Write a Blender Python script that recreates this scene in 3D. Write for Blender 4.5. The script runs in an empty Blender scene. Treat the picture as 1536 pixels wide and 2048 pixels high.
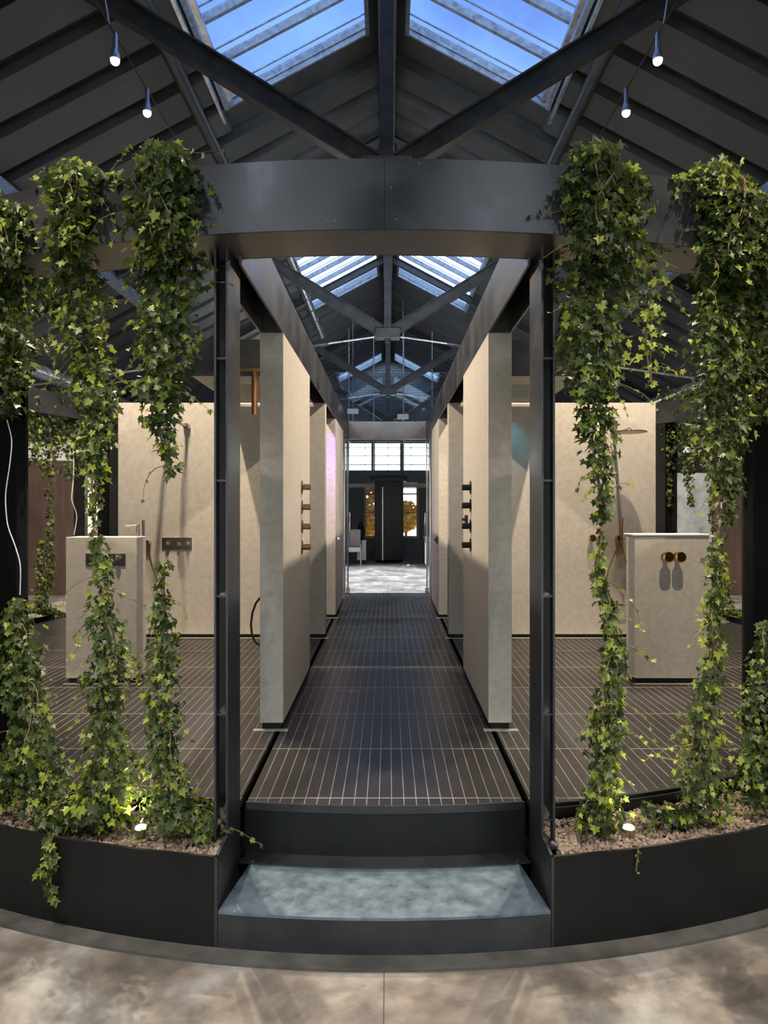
import bpy, math, random
import numpy as np
from mathutils import Vector, Matrix
random.seed(7); RNG = np.random.default_rng(11)
scn = bpy.context.scene
col = scn.collection
PI = math.pi
sin, cos = math.sin, math.cos

# ------------------------------------------------------------------ camera
F = 1400.0; VX = 777.0; VY = 1010.0; EYE = 1.6; CAMX = 0.015
cd = bpy.data.cameras.new('camera'); cam = bpy.data.objects.new('camera', cd); col.objects.link(cam)
cam.location = (CAMX, 0, EYE); cam.rotation_euler = (PI/2, 0, 0)
cd.sensor_fit = 'VERTICAL'; cd.sensor_height = 24.0; cd.lens = F/2048*24.0
cd.shift_x = -(VX-768)/2048; cd.shift_y = -(1024-VY)/2048
cd.clip_start = 0.05; cd.clip_end = 300
scn.camera = cam
scn.view_settings.view_transform = 'Standard'; scn.view_settings.look = 'None'
scn.view_settings.gamma = 1; scn.view_settings.use_curve_mapping = False
scn.view_settings.exposure = 0.2

# ------------------------------------------------------------------ sky
W = bpy.data.worlds.new('world'); scn.world = W; W.use_nodes = True
nt = W.node_tree; nt.nodes.clear()
wo = nt.nodes.new('ShaderNodeOutputWorld'); wb = nt.nodes.new('ShaderNodeBackground')
tc = nt.nodes.new('ShaderNodeTexCoord'); sp = nt.nodes.new('ShaderNodeSeparateXYZ')
rp = nt.nodes.new('ShaderNodeValToRGB')
e = rp.color_ramp.elements
e[0].position = 0.0; e[0].color = (8.0, 7.8, 7.5, 1)
e[1].position = 1.0; e[1].color = (0.23, 0.38, .86, 1)
m_ = rp.color_ramp.elements.new(0.28); m_.color = (3.0, 3.4, 4.2, 1)
m_ = rp.color_ramp.elements.new(0.5); m_.color = (0.31, 0.48, 1.0, 1)
nt.links.new(tc.outputs['Generated'], sp.inputs[0]); nt.links.new(sp.outputs['Z'], rp.inputs[0])
nz = nt.nodes.new('ShaderNodeTexNoise'); nz.inputs['Scale'].default_value = 5; nz.inputs['Detail'].default_value = 5
nt.links.new(tc.outputs['Generated'], nz.inputs['Vector'])
cr = nt.nodes.new('ShaderNodeMapRange'); cr.inputs[1].default_value = .35; cr.inputs[2].default_value = .7; cr.inputs[3].default_value = .75; cr.inputs[4].default_value = 1.45
nt.links.new(nz.outputs[0], cr.inputs[0])
mm = nt.nodes.new('ShaderNodeVectorMath'); mm.operation = 'SCALE'
nt.links.new(rp.outputs[0], mm.inputs[0]); nt.links.new(cr.outputs[0], mm.inputs['Scale'])
nt.links.new(mm.outputs[0], wb.inputs[0]); wb.inputs[1].default_value = 1.0
nt.links.new(wb.outputs[0], wo.inputs[0])

# low sun coming through the gable windows at the far end
SUN = bpy.data.lights.new('sun', 'SUN'); SUN.energy = 10.0; SUN.angle = 0.01; SUN.color = (1, .93, .82)
so = bpy.data.objects.new('sun', SUN); col.objects.link(so)
so.location = (3, 40, 12); so.rotation_euler = Vector((-.10, -1, -.22)).to_track_quat('-Z', 'Y').to_euler()

# lamp powers
P_WALL, P_FRONT, P_FLOOR, P_UP = 350, 410, 250, 12

# ------------------------------------------------------------------ materials
def mat(name, c, rough=.5, metal=0., spec=.5):
    m = bpy.data.materials.new(name); m.use_nodes = True
    b = m.node_tree.nodes['Principled BSDF']
    b.inputs['Base Color'].default_value = (*c, 1); b.inputs['Roughness'].default_value = rough
    b.inputs['Metallic'].default_value = metal; b.inputs['Specular IOR Level'].default_value = spec
    return m
def noisy(m, c1, c2, scale=5, detail=6, r1=None, r2=None, bump=0, lo=.35, hi=.65, stretch=None, bscale=None):
    n = m.node_tree; b = n.nodes['Principled BSDF']
    t = n.nodes.new('ShaderNodeTexCoord'); x = n.nodes.new('ShaderNodeTexNoise')
    x.inputs['Scale'].default_value = scale; x.inputs['Detail'].default_value = detail; x.inputs['Roughness'].default_value = .6
    src = t.outputs['Object']
    if stretch:
        mp = n.nodes.new('ShaderNodeMapping'); mp.inputs['Scale'].default_value = stretch
        n.links.new(src, mp.inputs[0]); src = mp.outputs[0]
    n.links.new(src, x.inputs['Vector'])
    r = n.nodes.new('ShaderNodeValToRGB'); r.color_ramp.elements[0].position = lo; r.color_ramp.elements[1].position = hi
    r.color_ramp.elements[0].color = (*c1, 1); r.color_ramp.elements[1].color = (*c2, 1)
    n.links.new(x.outputs[0], r.inputs[0]); n.links.new(r.outputs[0], b.inputs['Base Color'])
    if r1 is not None:
        q = n.nodes.new('ShaderNodeMapRange'); q.inputs[1].default_value = .3; q.inputs[2].default_value = .7
        q.inputs[3].default_value = r1; q.inputs[4].default_value = r2
        n.links.new(x.outputs[0], q.inputs[0]); n.links.new(q.outputs[0], b.inputs['Roughness'])
    if bump:
        y = n.nodes.new('ShaderNodeTexNoise'); y.inputs['Scale'].default_value = bscale or scale*8; y.inputs['Detail'].default_value = 3
        n.links.new(src, y.inputs['Vector'])
        bp = n.nodes.new('ShaderNodeBump'); bp.inputs['Strength'].default_value = bump; bp.inputs['Distance'].default_value = .01
        n.links.new(y.outputs[0], bp.inputs['Height']); n.links.new(bp.outputs[0], b.inputs['Normal'])
    return m
def emit(name, c, s):
    m = bpy.data.materials.new(name); m.use_nodes = True; b = m.node_tree.nodes['Principled BSDF']
    b.inputs['Base Color'].default_value = (*c, 1)
    b.inputs['Emission Color'].default_value = (*c, 1); b.inputs['Emission Strength'].default_value = s
    return m
def glass(name, tint, gl=.08, rough=.02):
    m = bpy.data.materials.new(name); m.use_nodes = True; n = m.node_tree; n.nodes.clear()
    o = n.nodes.new('ShaderNodeOutputMaterial'); t = n.nodes.new('ShaderNodeBsdfTransparent'); t.inputs[0].default_value = (*tint, 1)
    g = n.nodes.new('ShaderNodeBsdfGlossy'); g.inputs['Roughness'].default_value = rough; g.inputs[0].default_value = (.9, .95, 1, 1)
    lw = n.nodes.new('ShaderNodeLayerWeight'); pw = n.nodes.new('ShaderNodeMath'); pw.operation = 'POWER'; pw.inputs[1].default_value = 5
    n.links.new(lw.outputs['Facing'], pw.inputs[0]); f = n.nodes.new('ShaderNodeMapRange'); f.inputs[3].default_value = .04; f.inputs[4].default_value = .9
    n.links.new(pw.outputs[0], f.inputs[0])
    mx = n.nodes.new('ShaderNodeMixShader')
    n.links.new(f.outputs[0], mx.inputs[0]); n.links.new(t.outputs[0], mx.inputs[1]); n.links.new(g.outputs[0], mx.inputs[2])
    n.links.new(mx.outputs[0], o.inputs[0]); return m

M = {}
M['steel'] = noisy(mat('black_steel', (.05, .05, .05), .4, .55), (.046, .050, .060), (.085, .090, .102), 3.5, 6, .30, .48)
M['steel_dark'] = noisy(mat('dark_planter_steel', (.03, .03, .03), .5, .3), (.008, .0095, .010), (.015, .017, .018), 3, 6, .45, .6)
M['steel_soffit'] = noisy(mat('brushed_steel', (.2, .2, .2), .35, .7), (.15, .145, .14), (.24, .23, .215), 2.5, 5, .3, .5, stretch=(1, 1, .3))
M['tread'] = noisy(mat('sky_tinted_tread_steel', (.2, .2, .2), .3, .45), (.12, .18, .24), (.24, .33, .40), 16, 12, .26, .45, bump=.05, lo=.3, hi=.65)  # bluish skylight reflection on the tread is put into this base colour
M['truss'] = noisy(mat('truss_steel', (.05, .05, .05), .42, .3), (.040, .043, .047), (.075, .079, .084), 6, 6, .35, .55)
M['roof'] = noisy(mat('charcoal_roof_sheet', (.03, .03, .03), .5), (.042, .046, .050), (.070, .075, .080), 2, 5, .40, .6)
M['skyframe'] = noisy(mat('galvanised_skylight_frame', (.3, .3, .3), .4, .4), (.16, .19, .24), (.36, .42, .50), 14, 5, lo=.3, hi=.7)
M['chrome'] = mat('chrome', (.75, .76, .78), .12, 1)
M['galv'] = noisy(mat('silver_duct_metal', (.6, .6, .6), .3, .9), (.40, .42, .45), (.68, .69, .70), 9, 4, .25, .4)
M['wall'] = noisy(mat('cream_stone_panel', (.6, .55, .5), .7), (.49, .465, .425), (.585, .555, .515), 26, 8, .6, .8, bump=.03, bscale=160)
M['plinth'] = mat('black_recess', (.008, .008, .008), .7)
M['alu'] = mat('pale_aluminium_strip', (.7, .68, .63), .35, .6)
M['brass'] = noisy(mat('aged_brass', (.6, .4, .15), .22, 1), (.42, .25, .09), (.62, .40, .16), 20, 3)
M['copper'] = mat('brushed_copper', (.56, .30, .17), .28, 1)
M['bronze'] = mat('bronze_brown', (.30, .19, .13), .35, .9)
M['nickel'] = mat('brushed_nickel', (.48, .45, .40), .28, 1)
M['black'] = mat('matt_black_metal', (.012, .012, .013), .35, .5)
M['cable'] = mat('white_cable', (.75, .75, .75), .5)
M['rubber'] = mat('black_hose', (.01, .01, .01), .35)
M['stem'] = noisy(mat('vine_stem', (.2, .13, .07), .7), (.13, .09, .045), (.30, .22, .12), 30, 3)
M['soil'] = noisy(mat('soil', (.03, .02, .02), .9), (.025, .02, .016), (.06, .048, .038), 40, 5, bump=.5)
M['pebble'] = noisy(mat('clay_pebble', (.4, .33, .28), .75), (.15, .115, .09), (.42, .34, .28), 28, 2, lo=.3, hi=.7)
M['brown'] = noisy(mat('brown_door_laminate', (.1, .07, .06), .35), (.085, .058, .050), (.13, .092, .078), 2, 5, .3, .45, stretch=(4, 4, .6))
M['plaster_dark'] = noisy(mat('dark_plaster', (.05, .05, .05), .8), (.05, .055, .06), (.085, .09, .095), 3, 5)
M['white'] = mat('white_paint', (.75, .75, .74), .5)
M['greypanel'] = noisy(mat('pale_grey_concrete_panel', (.4, .42, .43), .3), (.26, .30, .32), (.50, .53, .55), 4, 7, .25, .4)
M['greyfar'] = noisy(mat('grey_wall_paint', (.2, .22, .22), .6), (.13, .145, .15), (.17, .185, .19), 3, 3)
M['cushion'] = mat('beige_upholstery', (.5, .46, .40), .8)
M['darkglass'] = mat('dark_cabinet_glass', (.006, .007, .008), .25, 0, .15)
M['bulb'] = emit('warm_bulb', (1, .66, .30), 7)
M['uplamp'] = emit('uplight_lens', (1, .85, .5), 14)
M['tube'] = emit('lit_ceiling_panel', (1, .93, .85), 7)
M['glass'] = glass('clear_glass', (.93, .97, .97))
M['skyglass'] = glass('skylight_glass', (.80, .90, 1.0))
M['winframe'] = mat('pink_brown_window_frame', (.55, .33, .25), .5)
M['autumn'] = noisy(mat('autumn_leaves', (.8, .45, .08), .8), (.90, .48, .04), (.98, .75, .22), 3, 5)
M['exterior'] = noisy(mat('exterior_ground', (.5, .5, .5), .8), (.45, .44, .42), (.55, .54, .52), 2, 4)

# far brick gable
b = mat('grey_brick', (.1, .12, .14), .8); n = b.node_tree
t = n.nodes.new('ShaderNodeTexCoord'); mp = n.nodes.new('ShaderNodeMapping'); mp.inputs['Rotation'].default_value = (PI/2, 0, 0)
br = n.nodes.new('ShaderNodeTexBrick'); br.inputs['Color1'].default_value = (.14, .165, .19, 1); br.inputs['Color2'].default_value = (.19, .22, .25, 1)
br.inputs['Mortar'].default_value = (.05, .055, .06, 1); br.inputs['Scale'].default_value = 2.2
n.links.new(t.outputs['Object'], mp.inputs[0]); n.links.new(mp.outputs[0], br.inputs['Vector']); n.links.new(br.outputs[0], n.nodes['Principled BSDF'].inputs['Base Color'])
M['brick'] = b

# deck: dark ribbed boards with thin pale slits every 52 mm and a joint every 0.6 m
def deck_mat(name):
    m = mat(name, (.05, .05, .05), .38); n = m.node_tree; b = n.nodes['Principled BSDF']
    t = n.nodes.new('ShaderNodeTexCoord'); s = n.nodes.new('ShaderNodeSeparateXYZ'); n.links.new(t.outputs['Object'], s.inputs[0])
    def math_(op, a, bb=None, c=None):
        k = n.nodes.new('ShaderNodeMath'); k.operation = op
        for i, v in enumerate((a, bb, c)):
            if v is None: continue
            if isinstance(v, (int, float)): k.inputs[i].default_value = v
            else: n.links.new(v, k.inputs[i])
        return k.outputs[0]
    def line(coord, pitch, w, off):
        v = math_('FRACT', math_('DIVIDE', math_('ADD', coord, off+100*pitch), pitch))
        return math_('LESS_THAN', v, w/pitch)
    lx = line(s.outputs['X'], .052, .0036, .026); ly = line(s.outputs['Y'], .6, .009, -3.566)
    lines = math_('MAXIMUM', lx, ly)
    rib = math_('FRACT', math_('DIVIDE', math_('ADD', s.outputs['Y'], 50.0), .016))
    ribh = math_('LESS_THAN', rib, .3)
    row = math_('FLOOR', math_('DIVIDE', math_('ADD', s.outputs['Y'], 60-3.566), .6))
    colx = math_('FLOOR', math_('DIVIDE', math_('ADD', s.outputs['X'], 60.0), 1.2))
    cb = n.nodes.new('ShaderNodeCombineXYZ'); n.links.new(row, cb.inputs[0]); n.links.new(colx, cb.inputs[1])
    wn = n.nodes.new('ShaderNodeTexWhiteNoise'); n.links.new(cb.outputs[0], wn.inputs[0])
    nz = n.nodes.new('ShaderNodeTexNoise'); nz.inputs['Scale'].default_value = 4; nz.inputs['Detail'].default_value = 5; n.links.new(t.outputs['Object'], nz.inputs['Vector'])
    v = math_('ADD', math_('MULTIPLY', wn.outputs[0], .35), math_('MULTIPLY', nz.outputs[0], .65))
    r = n.nodes.new('ShaderNodeValToRGB'); r.color_ramp.elements[0].position = .25; r.color_ramp.elements[1].position = .75
    r.color_ramp.elements[0].color = (.015, .015, .016, 1); r.color_ramp.elements[1].color = (.044, .042, .041, 1)
    n.links.new(v, r.inputs[0])
    mx = n.nodes.new('ShaderNodeMix'); mx.data_type = 'RGBA'
    n.links.new(math_('MULTIPLY', ribh, .5), mx.inputs[0]); n.links.new(r.outputs[0], mx.inputs[6]); mx.inputs[7].default_value = (.02, .019, .018, 1)
    m2 = n.nodes.new('ShaderNodeMix'); m2.data_type = 'RGBA'
    n.links.new(lines, m2.inputs[0]); n.links.new(mx.outputs[2], m2.inputs[6]); m2.inputs[7].default_value = (.27, .26, .24, 1)
    n.links.new(m2.outputs[2], b.inputs['Base Color'])
    q = n.nodes.new('ShaderNodeMapRange'); q.inputs[3].default_value = .27; q.inputs[4].default_value = .36; n.links.new(nz.outputs[0], q.inputs[0]); n.links.new(q.outputs[0], b.inputs['Roughness'])
    bp = n.nodes.new('ShaderNodeBump'); bp.inputs['Strength'].default_value = .35; bp.inputs['Distance'].default_value = .003
    n.links.new(rib, bp.inputs['Height']); n.links.new(bp.outputs[0], b.inputs['Normal'])
    return m
M['deck'] = deck_mat('ribbed_deck_tile')

# polished concrete floor with stains and slab joints
def floor_mat():
    m = mat('polished_concrete', (.3, .3, .3), .35); n = m.node_tree; b = n.nodes['Principled BSDF']
    t = n.nodes.new('ShaderNodeTexCoord')
    a = n.nodes.new('ShaderNodeTexNoise'); a.inputs['Scale'].default_value = 1.6; a.inputs['Detail'].default_value = 9; a.inputs['Roughness'].default_value = .65; a.inputs['Distortion'].default_value = .6
    c = n.nodes.new('ShaderNodeTexNoise'); c.inputs['Scale'].default_value = 9; c.inputs['Detail'].default_value = 7
    n.links.new(t.outputs['Object'], a.inputs['Vector']); n.links.new(t.outputs['Object'], c.inputs['Vector'])
    r = n.nodes.new('ShaderNodeValToRGB'); e = r.color_ramp.elements
    e[0].position = .34; e[0].color = (.12, .11, .10, 1); e[1].position = .64; e[1].color = (.42, .425, .42, 1)
    k = e.new(.5); k.color = (.27, .245, .22, 1)
    n.links.new(a.outputs[0], r.inputs[0])
    r2 = n.nodes.new('ShaderNodeValToRGB'); r2.color_ramp.elements[0].position = .35; r2.color_ramp.elements[1].position = .62
    r2.color_ramp.elements[0].color = (.68, .68, .68, 1); r2.color_ramp.elements[1].color = (1.1, 1.1, 1.1, 1)
    n.links.new(c.outputs[0], r2.inputs[0])
    mx = n.nodes.new('ShaderNodeMix'); mx.data_type = 'RGBA'; mx.blend_type = 'MULTIPLY'; mx.inputs[0].default_value = 1
    n.links.new(r.outputs[0], mx.inputs[6]); n.links.new(r2.outputs[0], mx.inputs[7])
    s = n.nodes.new('ShaderNodeSeparateXYZ'); n.links.new(t.outputs['Object'], s.inputs[0])
    fr = n.nodes.new('ShaderNodeMath'); fr.operation = 'PINGPONG'; fr.inputs[1].default_value = 1.5; n.links.new(s.outputs['X'], fr.inputs[0])
    lt = n.nodes.new('ShaderNodeMath'); lt.operation = 'LESS_THAN'; lt.inputs[1].default_value = .002; n.links.new(fr.outputs[0], lt.inputs[0])
    m2 = n.nodes.new('ShaderNodeMix'); m2.data_type = 'RGBA'; n.links.new(lt.outputs[0], m2.inputs[0]); n.links.new(mx.outputs[2], m2.inputs[6]); m2.inputs[7].default_value = (.08, .075, .07, 1)
    n.links.new(m2.outputs[2], b.inputs['Base Color'])
    q = n.nodes.new('ShaderNodeMapRange'); q.inputs[3].default_value = .22; q.inputs[4].default_value = .5; n.links.new(c.outputs[0], q.inputs[0]); n.links.new(q.outputs[0], b.inputs['Roughness'])
    return m
M['floor'] = floor_mat()
M['kerb'] = noisy(mat('dark_kerb_strip', (.08, .08, .08), .5), (.07, .072, .07), (.13, .13, .125), 8, 6)

def leaf_mat(name, c1, c2):
    m = bpy.data.materials.new(name); m.use_nodes = True; n = m.node_tree; b = n.nodes['Principled BSDF']
    t = n.nodes.new('ShaderNodeTexCoord'); x = n.nodes.new('ShaderNodeTexNoise'); x.inputs['Scale'].default_value = 14; x.inputs['Detail'].default_value = 2
    n.links.new(t.outputs['Object'], x.inputs['Vector'])
    r = n.nodes.new('ShaderNodeValToRGB'); r.color_ramp.elements[0].position = .35; r.color_ramp.elements[1].position = .65
    r.color_ramp.elements[0].color = (*c1, 1); r.color_ramp.elements[1].color = (*c2, 1); n.links.new(x.outputs[0], r.inputs[0])
    n.links.new(r.outputs[0], b.inputs['Base Color']); b.inputs['Roughness'].default_value = .42
    tr = n.nodes.new('ShaderNodeBsdfTranslucent'); hs = n.nodes.new('ShaderNodeHueSaturation'); hs.inputs['Value'].default_value = 1.6; hs.inputs['Hue'].default_value = .485
    n.links.new(r.outputs[0], hs.inputs['Color']); n.links.new(hs.outputs[0], tr.inputs[0])
    mx = n.nodes.new('ShaderNodeMixShader'); mx.inputs[0].default_value = .3
    n.links.new(b.outputs[0], mx.inputs[1]); n.links.new(tr.outputs[0], mx.inputs[2]); n.links.new(mx.outputs[0], n.nodes['Material Output'].inputs[0])
    return m
LEAF = [leaf_mat('ivy_leaf_dark', (.030, .052, .016), (.055, .088, .026)),
        leaf_mat('ivy_leaf_mid', (.062, .100, .028), (.110, .160, .042)),
        leaf_mat('ivy_leaf_young', (.20, .29, .035), (.36, .44, .07))]

# ------------------------------------------------------------------ mesh helpers
class MB:
    def __init__(s): s.v = []; s.f = []; s.sm = []
    def add(s, vs, fs, smooth=False):
        o = len(s.v); s.v += [tuple(p) for p in vs]; s.f += [tuple(i+o for i in f) for f in fs]; s.sm += [smooth]*len(fs); return s
    def box(s, x0, x1, y0, y1, z0, z1):
        return s.add([(x0,y0,z0),(x1,y0,z0),(x1,y1,z0),(x0,y1,z0),(x0,y0,z1),(x1,y0,z1),(x1,y1,z1),(x0,y1,z1)],
                     [(0,3,2,1),(4,5,6,7),(0,1,5,4),(1,2,6,5),(2,3,7,6),(3,0,4,7)])
    def tube(s, pts, r, n=8, cap=True):
        pts = [Vector(p) for p in pts]; R = r if isinstance(r, (list, tuple)) else [r]*len(pts)
        vs = []; up = None
        for i, p in enumerate(pts):
            d = (pts[min(i+1, len(pts)-1)] - pts[max(i-1, 0)])
            d = d.normalized() if d.length > 1e-9 else Vector((0,0,1))
            if up is None: up = d.orthogonal().normalized()
            up = (up - d*up.dot(d)); up = up.normalized() if up.length > 1e-6 else d.orthogonal().normalized()
            w = d.cross(up)
            for k in range(n):
                a = 2*PI*k/n; vs.append(p + (up*cos(a) + w*sin(a))*R[i])
        fs = []
        for i in range(len(pts)-1):
            for k in range(n):
                fs.append((i*n+k, i*n+(k+1) % n, (i+1)*n+(k+1) % n, (i+1)*n+k))
        s.add(vs, fs, n > 4)
        if cap:
            o = len(s.v); s.v += [tuple(v) for v in vs[:n]] + [tuple(v) for v in vs[-n:]]
            s.f += [tuple(o+k for k in reversed(range(n))), tuple(o+n+k for k in range(n))]; s.sm += [False, False]
        return s
    def cyl(s, p0, p1, r, n=20, r2=None): return s.tube([p0, p1], [r, r if r2 is None else r2], n)
    def sphere(s, c, r, n=12, sx=1, sy=1, sz=1):
        vs = []; fs = []; m = n//2+1
        for i in range(m+1):
            th = PI*i/m
            for k in range(n):
                a = 2*PI*k/n; vs.append((c[0]+sx*r*sin(th)*cos(a), c[1]+sy*r*sin(th)*sin(a), c[2]+sz*r*cos(th)))
        for i in range(m):
            for k in range(n): fs.append((i*n+k, (i+1)*n+k, (i+1)*n+(k+1) % n, i*n+(k+1) % n))
        return s.add(vs, fs, True)
    def lathe(s, prof, c, axis='z', n=24):
        vs = []; fs = []
        for (r, h) in prof:
            for k in range(n):
                a = 2*PI*k/n; q = (r*cos(a), r*sin(a), h)
                if axis == 'y': q = (q[0], -q[2], q[1])      # h grows towards -Y
                if axis == 'x': q = (q[2], q[0], q[1])
                if axis == '-x': q = (-q[2], q[0], q[1])
                vs.append((c[0]+q[0], c[1]+q[1], c[2]+q[2]))
        for i in range(len(prof)-1):
            for k in range(n): fs.append((i*n+k, i*n+(k+1) % n, (i+1)*n+(k+1) % n, (i+1)*n+k))
        fs += [tuple(range(n))[::-1], tuple((len(prof)-1)*n+k for k in range(n))]
        return s.add(vs, fs, False)
    def arc(s, r0, r1, a0, a1, z0, z1, n=48):     # curved block round the ring centre, angles in degrees from the camera side
        vs = []; fs = []
        for i in range(n+1):
            a = math.radians(a0 + (a1-a0)*i/n)
            for (r, z) in ((r0,z0),(r1,z0),(r1,z1),(r0,z1)): vs.append((r*sin(a), CY - r*cos(a), z))
        for i in range(n):
            for k in range(4): fs.append((i*4+k, i*4+(k+1) % 4, (i+1)*4+(k+1) % 4, (i+1)*4+k))
        fs += [(0,1,2,3), (n*4+3,n*4+2,n*4+1,n*4)]
        return s.add(vs, fs)
    def prism(s, poly, z0, z1):
        n = len(poly); vs = [(x,y,z0) for x,y in poly] + [(x,y,z1) for x,y in poly]
        return s.add(vs, [tuple(range(n))[::-1], tuple(range(n,2*n))] + [(k,(k+1)%n,n+(k+1)%n,n+k) for k in range(n)])
    def bar(s, p0, p1, w, h):                     # rectangular bar from p0 to p1, w horizontal, h in the vertical plane
        p0 = Vector(p0); p1 = Vector(p1); d = (p1-p0).normalized(); u = Vector((0,0,1)) if abs(d.z) < .95 else Vector((0,1,0))
        sd = d.cross(u).normalized()*w/2; up = sd.cross(d).normalized()*h/2
        return s.add([p0-sd-up,p0+sd-up,p0+sd+up,p0-sd+up,p1-sd-up,p1+sd-up,p1+sd+up,p1-sd+up],
                     [(0,3,2,1),(4,5,6,7),(0,1,5,4),(1,2,6,5),(2,3,7,6),(3,0,4,7)])
CY = 6.6                                          # centre of the round pavilion is (0, CY)

def world_loc(o):
    v = Vector((0,0,0))
    while o is not None: v += Vector(o.location); o = o.parent
    return v
def obj(name, mb, m, parent=None, loc=None, bevel=0):
    off = world_loc(parent) if parent is not None else Vector((0,0,0))
    if parent is None and loc is not None: off = Vector(loc)
    me = bpy.data.meshes.new(name)
    me.from_pydata([(x-off.x, y-off.y, z-off.z) for x,y,z in mb.v], [], mb.f)
    me.polygons.foreach_set('use_smooth', mb.sm); me.update()
    if not isinstance(m, (list, tuple)): m = [m]
    for k in m: me.materials.append(M[k] if isinstance(k, str) else k)
    o = bpy.data.objects.new(name, me); col.objects.link(o)
    if parent is not None: o.parent = parent
    elif loc is not None: o.location = loc
    if bevel:
        bv = o.modifiers.new('bevel', 'BEVEL'); bv.width = bevel; bv.segments = 2; bv.limit_method = 'ANGLE'
    return o
def tag(o, label, cat, group=None, kind=None):
    o['label'] = label; o['category'] = cat
    if group: o['group'] = group
    if kind: o['kind'] = kind
    return o
def thing(name, label, cat, loc=(0,0,0), group=None):
    o = bpy.data.objects.new(name, None); col.objects.link(o); o.location = loc; o.empty_display_size = .1
    return tag(o, label, cat, group)
def struct(name, mb, m, parent=None, loc=None):
    o = obj(name, mb, m, parent, loc)
    if parent is None: o['kind'] = 'structure'
    return o
def copy_tree(o, parent=None):
    c = o.copy(); col.objects.link(c)
    if parent is not None: c.parent = parent
    for ch in list(o.children): copy_tree(ch, c)
    return c
def light(name, typ, loc, power, c, parent=None, target=None, **kw):
    l = bpy.data.lights.new(name, typ); l.energy = power; l.color = c
    for k, v in kw.items(): setattr(l, k, v)
    o = bpy.data.objects.new(name, l); col.objects.link(o)
    off = world_loc(parent) if parent is not None else Vector((0,0,0))
    o.location = Vector(loc)-off
    if parent is not None: o.parent = parent
    if target is not None: o.rotation_euler = (Vector(target)-Vector(loc)).to_track_quat('-Z','Y').to_euler()
    return o
def P(px, py, D): return Vector((CAMX+(px-VX)*D/F, D, EYE-(py-VY)*D/F))
def ringD(px, R, far=False):
    k = (px-VX)/F; a = 1+k*k; bq = 2*k*CAMX - 2*CY; c = CAMX**2 + CY*CY - R*R
    q = math.sqrt(max(bq*bq-4*a*c, 0)); return (-bq+q)/(2*a) if far else (-bq-q)/(2*a)

# ================================================================== SETTING
ROOF0, PITCH, HALF = 7.8, .53, 8.1
YB, YE, YG = -7.0, 21.7, 29.0
def rz(x): return ROOF0 - PITCH*abs(x)
struct('floor', MB().box(-HALF-.2, HALF+.2, YB, YG, -.1, 0), 'floor')
obj('floor_joint', MB().box(0, 0.001, 0, .001, -.2, -.19), 'kerb') if False else None
for s, nm in ((-1, 'wall_left'), (1, 'wall_right')):
    x0, x1 = sorted((s*HALF, s*(HALF+.2)))
    struct(nm, MB().box(x0, x1, YB, YE, 0, rz(HALF)+.05), 'plaster_dark')
# far wall under the gallery, with two window openings
WX = [(-.70, -.30), (.46, .90)]; WZ0, WZ1 = .62, 2.34
m = MB(); xs = [-HALF, WX[0][0], WX[0][1], WX[1][0], WX[1][1], HALF]
for i in (0, 2, 4): m.box(xs[i], xs[i+1], YE, YE+.25, 0, 2.62)
for a, bb in WX: m.box(a, bb, YE, YE+.25, 0, WZ0); m.box(a, bb, YE, YE+.25, WZ1, 2.62)
struct('wall_back', m, 'greyfar')
for i, (a, bb) in enumerate(WX):
    w = obj('window_%d' % (i+1), MB().box(a-.05, a+.02, YE-.04, YE+.1, WZ0-.05, WZ1+.05).box(bb-.02, bb+.05, YE-.04, YE+.1, WZ0-.05, WZ1+.05)
            .box(a, bb, YE-.04, YE+.1, WZ0-.05, WZ0+.02).box(a, bb, YE-.04, YE+.1, WZ1-.02, WZ1+.05).box(a, bb, YE, YE+.05, WZ1-.42, WZ1-.37)
            .box(a, bb, YE, YE+.05, 1.35, 1.37), 'winframe'); w['kind'] = 'structure'
    obj('pane', MB().box(a+.02, bb-.02, YE+.02, YE+.028, WZ0+.02, WZ1-.02), 'glass', w)
# gallery slab, ledge and gable
struct('trim_1', MB().box(-HALF, HALF, 20.5, YG, 2.26, 2.62), 'steel')
struct('trim_2', MB().box(-HALF, HALF, YE-.12, YE, 2.05+.42, 2.26), 'white') if False else None
GZ0, GZ1 = 2.95, 4.28
gx = [-2.6, -1.85, -1.77, -.66, -.58, .53, .61, 1.72, 1.80, 2.6]
m = MB()
m.box(-HALF, gx[0], YG, YG+.3, 2.62, 3.6)
m.box(gx[-1], HALF, YG, YG+.3, 2.62, 3.6)
m.add([(-HALF,YG,3.6),(gx[0],YG,3.6),(gx[0],YG,rz(gx[0])),(-HALF,YG,rz(HALF)),(-HALF,YG+.3,3.6),(gx[0],YG+.3,3.6),(gx[0],YG+.3,rz(gx[0])),(-HALF,YG+.3,rz(HALF))],
      [(0,1,2,3),(7,6,5,4),(0,3,7,4),(1,5,6,2)])
m.add([(HALF,YG,3.6),(gx[-1],YG,3.6),(gx[-1],YG,rz(gx[-1])),(HALF,YG,rz(HALF)),(HALF,YG+.3,3.6),(gx[-1],YG+.3,3.6),(gx[-1],YG+.3,rz(gx[-1])),(HALF,YG+.3,rz(HALF))],
      [(3,2,1,0),(4,5,6,7),(4,7,3,0),(2,6,5,1)])
m.box(gx[0], gx[-1], YG, YG+.3, 2.62, GZ0)
for i in (1, 3, 5, 7): m.box(gx[i], gx[i+1], YG, YG+.3, GZ0, GZ1)
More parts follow.
